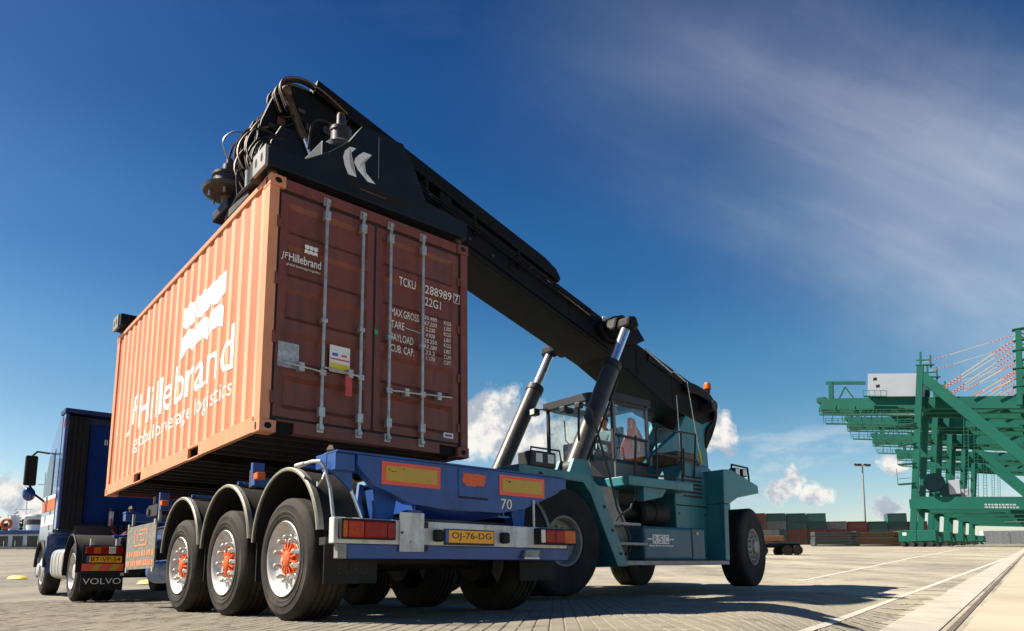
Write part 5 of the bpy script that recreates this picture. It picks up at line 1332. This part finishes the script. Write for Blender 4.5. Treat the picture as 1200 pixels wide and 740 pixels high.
    for k in range(5):
        (x0, y0), (x1, y1) = plan[k], plan[(k + 1) % 5]
        mb = MB(); n_ = Vector((y1 - y0, -(x1 - x0), 0)).normalized() * .004
        mb.hexa([(x0, y0, 2.44), (x1, y1, 2.44), (x1 + n_.x, y1 + n_.y, 2.44), (x0 + n_.x, y0 + n_.y, 2.44), (x0, y0, 3.6), (x1, y1, 3.6), (x1 + n_.x, y1 + n_.y, 3.6), (x0 + n_.x, y0 + n_.y, 3.6)])
        mb.build('window', m_glass, R)
    st = MB().box(8.05, 8.5, -.32, .28, 2.44, 2.62).build('driver_seat', m_seat, R, bevel=.05); MB().prism([(8.42, 2.6), (8.52, 3.28), (8.64, 3.28), (8.58, 2.6)], 'y', -.30, .26).build('seat_back', m_seat, st, bevel=.04)
    MB().box(7.42, 7.62, -.25, .30, 2.44, 2.86).build('dashboard', m_seat, R, bevel=.03); MB().tube([(7.72 + .04 * sin(t), .19 * cos(t) - .02, 2.92 + .17 * sin(t)) for t in [i * pi / 10 for i in range(20)]], .013, n=6, closed=True).build('steering_wheel', m_seat, R, smooth=True)
    MB().cyl((7.60, -.02, 2.80), (7.72, -.02, 2.92), .025, n=8).build('steering_column', m_seat, R)
    MB().tube([(7.3, .55, 3.62), (7.15, .62, 3.60), (7.05, .66, 3.55)], .015, n=6).build('lamp_arm', m_black, R, smooth=True)
    wl = MB().box(6.95, 7.1, .58, .74, 3.46, 3.60).build('work_lamp', m_black, R, bevel=.02); MB().box(6.945, 6.95, .60, .72, 3.48, 3.58).build('lamp_glass', m_lwht, wl)
    for y in (-.3, .1): MB().box(7.22, 7.34, y - .07, y + .07, 3.46, 3.58).build('work_lamp', m_black, R, bevel=.02)
    MB().tube([(7.33, -.35, 2.46), (7.31, .1, 2.9), (7.31, .12, 3.3)], .012, n=6).build('wiper', m_black, R, smooth=True)
    return R
stacker = make_stacker()

def rs(p):      # a point in stacker coordinates to the world
    return RO + Vector((p[0] * cos(CA) - p[1] * sin(CA), p[0] * sin(CA) + p[1] * cos(CA), p[2] + p[0] * .006))

# driver
def make_driver():
    root = thing('person', 'driver in grey-blue work shirt sitting at the controls in the stacker cab', 'person', rs((0, 0, 0)), (0, -.006, CA))
    me = bpy.data.meshes.new('body')
    V = [((8.30, -.02, 2.66), .15), ((8.34, -.02, 2.88), .14), ((8.36, -.02, 3.08), .16), ((8.36, -.02, 3.20), .075), ((8.34, -.02, 3.28), .062),
         ((8.34, -.23, 3.10), .075), ((8.18, -.28, 2.88), .055), ((7.93, -.18, 2.92), .042), ((7.80, -.12, 2.98), .035),
         ((8.34, .19, 3.10), .075), ((8.18, .24, 2.88), .055), ((7.93, .14, 2.92), .042), ((7.80, .08, 2.98), .035),
         ((8.22, -.13, 2.66), .10), ((7.86, -.15, 2.70), .075), ((7.80, -.15, 2.50), .055), ((8.22, .09, 2.66), .10), ((7.86, .11, 2.70), .075), ((7.80, .11, 2.50), .055)]
    E = [(0, 1), (1, 2), (2, 3), (3, 4), (2, 5), (5, 6), (6, 7), (7, 8), (2, 9), (9, 10), (10, 11), (11, 12), (0, 13), (13, 14), (14, 15), (0, 16), (16, 17), (17, 18)]
    me.from_pydata([v for v, r in V], E, [])
    o = put('body', me, m_shirt, root)
    sk = o.modifiers.new('skin', 'SKIN')
    for i, (v, r) in enumerate(V): me.skin_vertices[0].data[i].radius = (r, r)
    me.skin_vertices[0].data[0].use_root = True
    sb = o.modifiers.new('sub', 'SUBSURF'); sb.levels = 2; sb.render_levels = 2
    h = MB().ball((8.31, -.02, 3.38), .095, .078, .118, 20, 14)
    h.ball((8.215, -.02, 3.375), .022, .016, .026, 8, 6); h.ball((8.32, -.098, 3.375), .02, .012, .03, 8, 6); h.ball((8.32, .058, 3.375), .02, .012, .03, 8, 6)
    h.cyl((8.33, -.02, 3.18), (8.32, -.02, 3.32), .052, n=12)
    hd = h.build('head', m_skin, root, smooth=True)
    e = MB()
    for y in (-.05, .01): e.ball((8.226, y, 3.395), .012, .012, .008, 8, 6)
    e.box(8.216, 8.224, -.045, .005, 3.318, 3.325)
    e.build('eyes_and_mouth', m_hair, hd)
    MB().ball((8.335, -.02, 3.425), .095, .086, .09, 16, 10).build('hair', m_hair, root, smooth=True)
    for y, s in ((-.12, -1), (.08, 1)):
        hnd = MB().ball((7.77, y, 2.99), .045, .035, .028, 10, 8)
        for k in range(4): hnd.tube([(7.75, y - .025 + k * .017, 3.0), (7.715, y - .025 + k * .017, 3.015), (7.70, y - .025 + k * .017, 2.985), (7.72, y - .025 + k * .017, 2.96)], .009 - (k == 3) * .001, n=6)
        hnd.tube([(7.77, y - s * .03, 2.98), (7.735, y - s * .045, 2.97), (7.715, y - s * .035, 2.955)], .0095, n=6)
        hnd.build('hand', m_skin, root, smooth=True)
make_driver()
# orange vest hanging inside the cab behind the door glass
def make_vest():
    root = thing('safety_vest', 'orange safety vest hanging behind the glass of the stacker cab door', 'vest', rs((0, 0, 0)), (0, -.006, CA))
    mb = MB(); nu, nv = 10, 14; g = []
    for j in range(nv + 1):
        t = j / nv; z = 3.38 - t * .86; row = []
        wd = .10 + .24 * min(1, t * 1.6)
        for i in range(nu + 1):
            s = i / nu - .5
            row.append(mb.bm.verts.new((8.42 + s * wd * 2 + .03 * sin(5 * t), -.66 + .035 * sin(s * 17 + t * 3) + .02 * cos(t * 7), z - .06 * abs(s) * (1 - t))))
        g.append(row)
    for j in range(nv):
        for i in range(nu): mb.bm.faces.new((g[j][i], g[j][i + 1], g[j + 1][i + 1], g[j + 1][i]))
    v = mb.build('vest_cloth', m_hivis, root, smooth=True, ang=90)
    v.modifiers.new('s', 'SOLIDIFY').thickness = .012
    mb = MB()
    for x0 in (8.36, 8.50): mb.tube([(x0 + .01 * k, -.70 + .02 * sin(k), 3.30 - .12 * k) for k in range(6)], .018, n=6)
    mb.build('reflective_band', m_hivisy, v, smooth=True)
make_vest()

# ------------------------------------------------------------------ quay cranes
QD = Vector((.742, 1, 0)).normalized(); QE = Vector((QD.y, -QD.x, 0))
QANG = math.atan2(QE.y, QE.x)            # local x = across the quay towards the water, y = along the quay
CB = Vector((79.40, 140.0, 5.28))
m_stayw = mat('stay_white', (.40, .37, .28), .5); m_stayr = mat('stay_red', (.45, .03, .03), .5)
def make_crane():
    K = thing('quay_crane', 'x', 'crane', CB, (0, 0, QANG), 'green quay cranes in a row')
    def P(e, d, z): return (e, d, z)
    DP = 11.0
    rails = []
    for d in (0, DP):
        MB().beam(P(.3, d, 3.0), P(4.6, d, 36.2), 1.15, 1.3, (0, 1, 0)).build('leg', m_crane, K)
        MB().beam(P(26.5, d, 3.0), P(28.0, d, 29.5), 1.15, 1.3, (0, 1, 0)).build('leg', m_crane, K)
        MB().beam(P(.7, d, 8.7), P(27.2, d, 6.6), 1.4, 2.4, (0, 0, 1)).build('portal_beam', m_crane, K)
        if d == 0: MB().beam(P(4.6, d, 34.2), P(26.8, d, 6.6), 1.2, 1.9, (0, 0, 1)).build('diagonal_brace', m_crane, K)
        if d: MB().beam(P(4.2, d, 28.2), P(27.5, d, 24.2), 1.0, 1.1, (0, 0, 1)).build('upper_beam', m_crane, K)
    for e, z in ((.6, 8.6), (3.9, 29.0), (27.0, 6.9)):
        MB().beam(P(e, .6, z), P(e, DP - .6, z), 1.1, 1.8, (0, 0, 1)).build('tie_beam', m_crane, K)
    # boom girders with walkways
    for d in (3.2, 7.8):
        MB().beam(P(-15.4, d, 32.1), P(62, d, 20.6), 1.3, 2.4, (0, 0, 1)).build('boom_girder', m_crane, K)
    for i in range(6): MB().beam(P(-14 + i * 6.2, 3.2, 31.6 - i * .95), P(-14 + i * 6.2, 7.8, 31.6 - i * .95), .7, 1.2).build('boom_tie', m_crane, K)
    for z0, e0, e1 in ((29.6, -15.6, 4.0), (27.4, -14.5, 3.2)):
        MB().beam(P(e0, 2.0, z0 - .0), P(e1, 2.0, z0 - (e1 - e0) * .16), 1.0, .25).build('walkway', m_crane, K)
        mb = MB()
        for i in range(15):
            e = e0 + (e1 - e0) * i / 14; z = z0 - (e - e0) * .16
            mb.beam(P(e, 1.5, z), P(e, 1.5, z + 1.1), .10, .10, (0, 1, 0))
        for dz in (.6, 1.1): mb.beam(P(e0, 1.5, z0 + dz), P(e1, 1.5, z0 - (e1 - e0) * .16 + dz), .10, .10)
        mb.build('walkway_rail', m_crane, K)['kind'] = 'stuff'
    mb = MB()
    for i in range(7):
        e = -15 + i * 1.9; z = 29.6 - (e + 15.6) * .16
        mb.beam(P(e, 2.2, z), P(e + (.9 if i % 2 else -.6), 2.6, z + 2.2), .14, .14, (0, 1, 0)); mb.beam(P(e, 2.2, z - 2), P(e, 2.2, z), .10, .10, (0, 1, 0))
    mb.build('hanger_frame', m_crane, K)['kind'] = 'stuff'
    # machine house
    mh = MB(); mh.prism([(-5.8, 32.0), (-5.3, 36.9), (4.3, 35.2), (3.7, 30.5)], 'y', 1.6, 9.4)
    ho = mh.build('machine_house', m_house, K)
    mb = MB()
    for e, z in ((-4.4, 35.2), (-4.0, 33.6)): mb.box(e, e + .7, 1.57, 1.60, z, z + .6)
    mb.build('house_window', m_darkglass, ho)
    MB().beam(P(-6.4, 1.0, 32.0), P(-2.0, 1.0, 31.2), 1.0, .2).build('house_balcony', m_crane, ho)
    mb = MB()
    for i in range(5): mb.beam(P(-6.4 + i * 1.1, .6, 32.1 - i * .19), P(-6.4 + i * 1.1, .6, 33.2 - i * .19), .09, .09, (0, 1, 0))
    mb.beam(P(-6.4, .6, 33.2), P(-2.0, .6, 32.4), .09, .09); mb.build('balcony_rail', m_crane, ho)
    # service davit at the landside end
    mb = MB(); mb.beam(P(-13.4, 4, 33.0), P(-13.2, 4, 37.0), .9, .9, (0, 1, 0)); mb.beam(P(-14.2, 4, 37.0), P(-6.4, 4, 35.6), .7, .6); mb.beam(P(-11.8, 4, 33.0), P(-10.4, 4, 35.4), .3, .3); mb.beam(P(-10.4, 4, 35.4), P(-8.8, 4, 32.4), .3, .3)
    mb.build('service_davit', m_crane, K)
    mb = MB(); mb.box(-15.9, -12.6, 2.8, 8.2, 30.6, 31.4); mb.box(-16.2, -14.4, 2.6, 8.4, 32.6, 33.6); mb.build('boom_end', m_crane, K)
    # apex posts
    for d in (0, DP):
        MB().beam(P(4.6, d, 36.0), P(4.9, d, 39.2), .35, .35, (0, 1, 0)).build('apex_post', m_crane, K)
        mb = MB(); mb.beam(P(4.0, d, 37.6), P(6.6, d, 37.2), .25, .25); mb.beam(P(6.4, d, 35.6), P(6.5, d, 38.2), .3, .3, (0, 1, 0)); mb.beam(P(3.8, d, 36.6), P(7.0, d, 36.1), .8, .2); mb.build('apex_platform', m_crane, K)
    # mast over the waterside legs with banded stays
    for d in (1.5, 9.5):
        MB().beam(P(19.9, d, 26.0), P(21.2, d, 40.6), .9, 1.4, (0, 1, 0)).build('mast', m_crane, K)
        for z in (29.5, 33.0, 36.5, 40.6): MB().box(18.9 + (z - 26) * .09, 22.4 + (z - 26) * .09, d - .8, d + .8, z, z + .18).build('mast_platform', m_crane, K)
    def stay(p0, p1, w):
        p0, p1 = Vector(p0), Vector(p1)
        w *= .72
        s_ = MB().beam(p0, p1, w, w).build('stay', m_stayw, K)
        mb = MB()
        for a, b in ((.06, .30), (.72, .97)):
            for k in range(6):
                t0 = a + (b - a) * k / 6; t1 = t0 + (b - a) / 11
                mb.beam(p0.lerp(p1, t0), p0.lerp(p1, t1), w * 1.12, w * 1.12)
        mb.build('stay_band', m_stayr, s_)['kind'] = 'stuff'
    for d in (1.5, 9.5):
        stay((21.0, d, 39.8), (5.2, d, 37.3), .16); stay((21.0, d, 39.2), (7.4, d, 31.2), .28); stay((20.9, d, 38.0), (7.4, d, 30.8), .22)
        stay((20.6, d, 34.6), (11.5, d, 30.2), .30); stay((20.4, d, 31.6), (15.6, d, 29.4), .28)
        stay((21.3, d, 40.0), (52, d, 23.6), .34); stay((21.3, d, 39.4), (36, d, 26.2), .34)
    # cable reel, lift, ladders
    MB().lathe([(0, -.4), (1.75, -.4), (1.85, -.2), (1.85, .2), (1.75, .4), (0, .4)], origin=(4.9, -1.4, 12.3), axis=(0, 1, 0), n=28).build('cable_reel', m_craned, K, smooth=True)
    MB().box(7.2, 9.0, -.6, 1.6, 9.9, 12.6).build('electric_house', m_house, K)
    mb = MB()
    for z in (12.5, 16.5, 20.5, 24.5): mb.box(-2.6 + z * .09, -.2 + z * .11, -1.2, 1.2, z, z + .15); mb.beam((-2.5 + z * .09, -1.2, z), (-2.5 + z * .09, -1.2, z + 3.2), .1, .1, (0, 1, 0)); mb.beam((-2.5 + z * .09, -1.2, z + 1.1), (-.2 + z * .1, -1.2, z + 1.1), .1, .1)
    mb.build('stair_landing', m_crane, K)
    for e, d in ((9.5, .8),):
        mb = MB(); mb.beam((e, d, 9.5), (e + 1.6, d, 27.5), .12, .12, (0, 1, 0)); mb.beam((e + .7, d, 9.5), (e + 2.3, d, 27.5), .12, .12, (0, 1, 0))
        for i in range(24):
            t = i / 24; mb.beam((e + 1.6 * t, d, 9.5 + 18 * t), (e + .7 + 1.6 * t, d, 9.5 + 18 * t), .08, .08)
        mb.build('ladder', m_crane, K)
    # bogies
    for e0 in (-2.3, 24.0):
        for d in (-.6, DP - 2.6):
            b_ = MB().box(e0 + .2, e0 + 3.3, d - 1.2, d + 3.4, .95, 3.2).build('bogie', m_crane, K, bevel=.08)
            MB().box(e0 + 3.35, e0 + 6.6, d - 1.2, d + 3.4, .95, 3.1).build('bogie', m_crane, K, bevel=.08)
            for q in range(4):
                MB().cyl((e0 + .8 + q * 1.6, d - 1.3, .45), (e0 + .8 + q * 1.6, d + 3.4, .45), .45, n=14).build('bogie_wheel', m_black, b_)
            MB().box(e0 + .9, e0 + 1.6, d - 1.24, d - 1.2, 2.2, 2.8).build('bogie_lamp', m_lwht, b_)
    mb = MB(); rr = random.Random(9); x = 13.2
    for row, z in enumerate((8.05, 7.55)):
        x = 12.6
        while x < 17.5: w = rr.uniform(.25, .6); mb.face([(x, -.712, z - (x - .7) * .079 + .2), (x + w, -.712, z - (x + w - .7) * .079 + .2), (x + w, -.712, z - (x + w - .7) * .079 + .5), (x, -.712, z - (x - .7) * .079 + .5)]); x += w + .15
    mb.build('beam_notice', m_house, K)
    return K
crane = make_crane()
labels = ['nearest green quay crane, its bogies beside the stacked flat racks', 'second green quay crane in the row behind the one by the flat racks', 'third green quay crane in the row along the rails', 'fourth green quay crane in the row along the rails', 'farthest green quay crane, last of the row along the rails']
labels[0] = 'first green quay crane of the row, its bogies beside the stacked flat racks'
labels[4] = 'last green quay crane of the row, deepest behind the others'
for i, Y in enumerate((140, 163, 191, 227, 263)):
    k = crane if i == 0 else copy_tree(crane)
    if i in (1, 2):
        for c in [c for c in COL.objects if c.parent == k and c.name.startswith('diagonal_brace')]: bpy.data.objects.remove(c)
    p = CB + QD * ((Y - 140) / QD.y)
    k.location = (p.x, p.y, H(p.x, p.y)); k['label'] = labels[i]

# ------------------------------------------------------------------ stacked containers in the yard
CCOL = {'green': (.012, .062, .052), 'teal': (.035, .115, .11), 'red': (.13, .026, .024), 'brown': (.095, .042, .028), 'grey': (.12, .13, .13), 'white': (.55, .57, .56)}
def yard_container_mesh(L_, W_=2.44, H_=2.6):
    mb = MB(); n = 24
    for s in (0, 1):
        prev = None
        for i in range(n * 2 + 1):
            x = .2 + (L_ - .4) * i / (n * 2); y = (.07 if i % 2 else .0) if s == 0 else W_ - (.07 if i % 2 else 0)
            a, b = mb.bm.verts.new((x, y, .15)), mb.bm.verts.new((x, y, H_ - .12))
            if prev: mb.bm.faces.new((prev[0], a, b, prev[1]))
            prev = (a, b)
    mb.box(0, .2, -.02, W_ + .02, 0, H_); mb.box(L_ - .2, L_, -.02, W_ + .02, 0, H_)
    mb.box(.2, L_ - .2, -.015, W_ + .015, 0, .15); mb.box(.2, L_ - .2, -.015, W_ + .015, H_ - .12, H_)
    return mb.mesh('yard_container')
YC = {12.2: yard_container_mesh(12.2), 6.06: yard_container_mesh(6.06)}
def yard_container(col, L_, x, y, z, rz, label, group):
    me = YC[L_]
    key = (col, L_)
    if key not in YCM:
        m2 = me.copy(); m2.materials.append(mat('yard_' + col, CCOL[col], .5, var=.15, scale=.6, dirt=(.06, .05, .045), dirt_amt=.4, dirt_scale=.7)); YCM[key] = m2
    o = put('yard_container', YCM[key], None, loc=(x, y, z), rot=(0, 0, rz)); tag(o, label, 'container', group)
YCM = {}
rr = random.Random(21)
# row facing us: columns from the stacker's rear wheel to the crane legs
row = [('red', 2), ('brown', 2), ('green', 2), ('green', 3), ('green', 2), ('red', 2), ('green', 2), ('teal', 2)]
x = 76.0; Yr = 228
cols = [(['red', 'red', 'brown', 'red'], 6.06), (['brown', 'green', 'grey', 'green'], 6.06), (['brown', 'red', 'green', 'green'], 6.06), (['green', 'red', 'green', 'teal'], 6.06), (['green', 'red', 'grey'], 6.06), (['brown', 'red', 'red'], 6.06), (['green', 'teal', 'green'], 6.06), (['red', 'grey', 'green', 'teal'], 6.06), (['red', 'brown', 'red'], 6.06)]
orden = ['bottom one', 'second from below', 'third from below', 'top']
nmc = ['first', 'second', 'third', 'fourth', 'fifth', 'sixth', 'seventh', 'eighth', 'ninth', 'tenth']
for ci, (cl, L_) in enumerate(cols):
    for k, c in enumerate(cl):
        lv = orden[k] if k < len(cl) - 1 else 'topmost'
        yard_container(c, L_, x, Yr + rr.uniform(-.1, .1), H(x, Yr) - .3 + k * 2.62, -.06, '%s container, %s in %s stack of yard row counted towards cranes' % (c, lv, nmc[ci]), 'stacked containers in the yard')
    x += L_ + .5
# pale stack far down the quay beyond the cranes
x = 222
for ci in range(3):
    for k in range(3):
        yard_container('white', 12.2, x + ci * 12.6, 332, H(x, 300) - .2 + k * 2.62, -.02, 'pale container under the crane portals, %s tier, %s column of the far stack' % (('bottom', 'middle', 'top')[k], ('first', 'second', 'third')[ci]), 'pale containers under the cranes')
# ------------------------------------------------------------------ stacks of flat racks
def flat_rack_mesh():
    mb = MB(); L_, W_ = 9.0, 2.4
    mb.box(0, L_, 0, W_, .0, .34)
    for i in range(10): mb.box(.4 + i * .9, .52 + i * .9, -.04, W_ + .04, .02, .30)
    for x in (0, L_ - .35): mb.box(x, x + .35, -.05, W_ + .05, 0, .52)
    return mb.mesh('flat_rack')
fr = flat_rack_mesh()
for cname, cmat, xs in (('grey', mat('flat_rack_grey', (.055, .064, .072), .6, var=.3, scale=.8, dirt=(.09, .05, .03), dirt_amt=.6, dirt_scale=.9), 64.3), ('rusty brown', mat('flat_rack_rust', (.17, .085, .04), .6, var=.35, scale=.9, dirt=(.08, .05, .035), dirt_amt=.7, dirt_scale=.9), 73.4)):
    m2 = fr.copy(); m2.materials.append(cmat)
    for k in range(6):
        lv = ('bottom one', 'second from the ground', 'third from the ground', 'fourth from the ground', 'fifth from the ground', 'topmost one')[k]
        tag(put('flat_rack', m2, None, loc=(xs + rr.uniform(-.12, .12), 150 + rr.uniform(-.1, .1), H(xs, 150) - .1 + k * .54), rot=(0, 0, -.05)), '%s steel flat rack, %s of its stack beside the cranes' % (cname, lv), 'flat rack', 'stacked flat racks')
# ------------------------------------------------------------------ yard trailer beyond the stacker
def yard_trailer():
    b = Vector((18.4, 53.0, 0)); b.z = H(b.x + 1, b.y)
    T = thing('yard_trailer', 'low terminal trailer with rusty deck parked beyond the stacker rear wheel', 'trailer', b, (0, 0, -.05))
    MB().box(-1.5, 2.0, 0, 2.4, 1.05, 1.45).build('deck', mat('deck_rust', (.20, .10, .045), .7, var=.3, scale=2), T, bevel=.03)
    MB().box(-1.5, 3.3, .4, 2.0, .62, .84).build('frame', m_craned, T, bevel=.03)
    MB().box(1.9, 3.1, .3, 2.1, .84, .95).build('coupling_plate', m_crane, T)
    for x in (-.8, .4, 2.2, 2.95):
        for y in (.0, 2.0): MB().cyl((x, y, .36), (x, y + .4, .36), .36, n=18).build('wheel', m_rubber, T)
    tag(MB().box(16.2, 20.2, 53.3, 55.0, b.z + 1.46, b.z + 1.92).build('flat_rack', mat('rack_grey2', (.2, .2, .19), .6, var=.3, scale=2)), 'grey flat rack lying on the rusty terminal trailer', 'flat rack')
yard_trailer()
# ------------------------------------------------------------------ light mast
def light_mast():
    b = Vector((118.2, 236.0, 0)); b.z = H(b.x, b.y) - .3
    T = thing('light_mast', 'tall slim grey floodlight mast rising behind the container row', 'light mast', b, (0, .045, 0))
    MB().cyl((0, 0, 0), (0, 0, 27.2), .42, .22, n=12).build('mast', m_grey, T, smooth=True)
    MB().box(-2.6, 2.6, -.12, .12, 26.9, 27.1).build('lamp_bar', m_grey, T); MB().box(-.12, .12, -2, 2, 26.7, 26.9).build('lamp_bar', m_grey, T)
    for x in (-2.4, -1.5, -.7, .7, 1.5, 2.4): MB().prism([(x - .32, 27.1), (x + .32, 27.1), (x + .24, 27.75), (x - .24, 27.75)], 'y', -.35, .35).build('floodlight', m_black, T)
light_mast()
# ------------------------------------------------------------------ workboat in the basin
def boat():
    b = Vector((-76.5, 108.0, 2.6))
    T = thing('tugboat', 'white and blue harbour tug moored beyond the quay edge', 'boat', b, (0, 0, 0))
    s = 108 / 95
    hull = MB(); n = 20; rows = []
    for i in range(n + 1):
        t = i / n; x = -14 + 26 * t; w = 3.8 * (1 - max(0, abs(t - .45) * 1.9 - .25) ** 2.0) if t > .02 else 2.2
        w = max(.25, w); zt = 3.2 + 1.6 * (t ** 3)
        rows.append([hull.bm.verts.new(p) for p in ((x, 4 - w, zt), (x, 4 - w * .85, -.8), (x, 4 + w * .85, -.8), (x, 4 + w, zt))])
    for a, c in zip(rows, rows[1:]):
        for k in range(3): hull.bm.faces.new((a[k], c[k], c[k + 1], a[k + 1]))
        hull.bm.faces.new((a[0], a[3], c[3], c[0]))
    hull.bm.faces.new(rows[0]); hull.bm.faces.new(rows[-1])
    hull.build('hull', mat('hull_navy', (.02, .035, .06), .4), T, smooth=True)
    dk = MB(); mw = mat('boat_white', (.70, .72, .72), .45, var=.05)
    dk.box(-9, 5.5, 1.6, 6.4, 3.2, 5.4); h1 = dk.build('deckhouse', mw, T, bevel=.08)
    MB().box(-9.6, 6.1, 1.2, 6.8, 5.4, 6.0).build('deckhouse_roof', mat('boat_blue', (.04, .10, .28), .45), T, bevel=.06)
    for i in range(6): MB().box(-8.5 + i * 2.3, -6.9 + i * 2.3, 1.56, 1.6, 3.5, 5.1).build('window', m_darkglass, h1)
    wh = MB().lathe([(0, 6.0), (2.0, 6.0), (2.0, 8.0), (2.3, 8.2), (2.2, 8.5), (0, 8.6)], origin=(1.0, 4, 0), axis=(0, 0, 1), n=20).build('wheelhouse', mw, T, smooth=True)
    MB().lathe([(2.02, 6.9), (2.02, 7.7)], origin=(1.0, 4, 0), axis=(0, 0, 1), n=20).build('wheelhouse_window', m_darkglass, wh)
    for x, h in ((1.0, 15.5), (-1.6, 11.5), (4.6, 13.0)):
        m_ = MB().cyl((x, 4, 6), (x, 4, h), .16, .08, n=8); m_.beam((x - 1.1, 4, h - 2), (x + 1.1, 4, h - 2), .12, .12); m_.build('mast', mw, T)
    MB().cyl((-2.6, 3, 6.0), (-2.6, 3, 8.4), .7, n=14).build('funnel', mw, T, smooth=True)
    MB().tube([(-2.6 + .7 * cos(t), 1.3, 7.0 + .7 * sin(t)) for t in [i * pi / 8 for i in range(16)]], .22, n=8, closed=True).build('lifebuoy', m_orange, T, smooth=True)
    MB().cyl((4.6, 1.6, 7.4), (4.6, 2.0, 7.4), .8, n=16).build('winch_drum', m_red, T, smooth=True)
    for i in range(14): MB().cyl((-12.5 + i * 1.75, .35 + (.6 if i in (0, 13) else .0), 3.3), (-12.5 + i * 1.75, .35 + (.6 if i in (0, 13) else .0), 4.3), .05, n=6).build('rail_post', mw, T)
boat()
# wooded bank across the basin: a far-off mass
def bank():
    o = MB().prism([(-260, 0), (-215, 9), (-160, 13), (-100, 12), (-40, 8), (10, 4), (40, 0)], 'y', 190, 230).build('hills', mat('far_slope', (.03, .055, .025), .9, var=.3, scale=.05)); o['kind'] = 'structure'; o.location.z = 4.0
    bm = bmesh.new(); rg = random.Random(4)
    prof = [(-260, 0), (-215, 9), (-160, 13), (-100, 12), (-40, 8), (10, 4), (40, 0)]
    def top(x):
        for (a, za), (b, zb) in zip(prof, prof[1:]):
            if a <= x <= b: return za + (zb - za) * (x - a) / (b - a)
        return 0
    for t in range(420):
        x = rg.uniform(-250, 30); d = rg.random(); zb = 4 + top(x) * rg.uniform(.2, 1.02); y = 189 + rg.uniform(-3, 8)
        r = rg.uniform(1.2, 2.6)
        for k in range(46):
            u, v, w_ = rg.gauss(0, .5), rg.gauss(0, .5), rg.gauss(0, .5)
            c = Vector((x + u * r, y + v * r, zb + w_ * r * 1.1 + r * .5)); s_ = rg.uniform(.25, .6)
            a = Vector((rg.gauss(0, 1), rg.gauss(0, 1), rg.gauss(0, 1))).normalized(); b = a.orthogonal().normalized()
            bm.faces.new([bm.verts.new(c + a * s_), bm.verts.new(c + b * s_), bm.verts.new(c - a * s_), bm.verts.new(c - b * s_ * .6)])
    me = bpy.data.meshes.new('woodland'); bm.to_mesh(me); bm.free()
    o = put('woodland', me, mat('far_foliage', (.045, .085, .03), .8, var=.5, scale=.35)); o['kind'] = 'stuff'; o['label'] = 'dark green woodland on the bank across the harbour basin'
    tag_ok = True
bank()
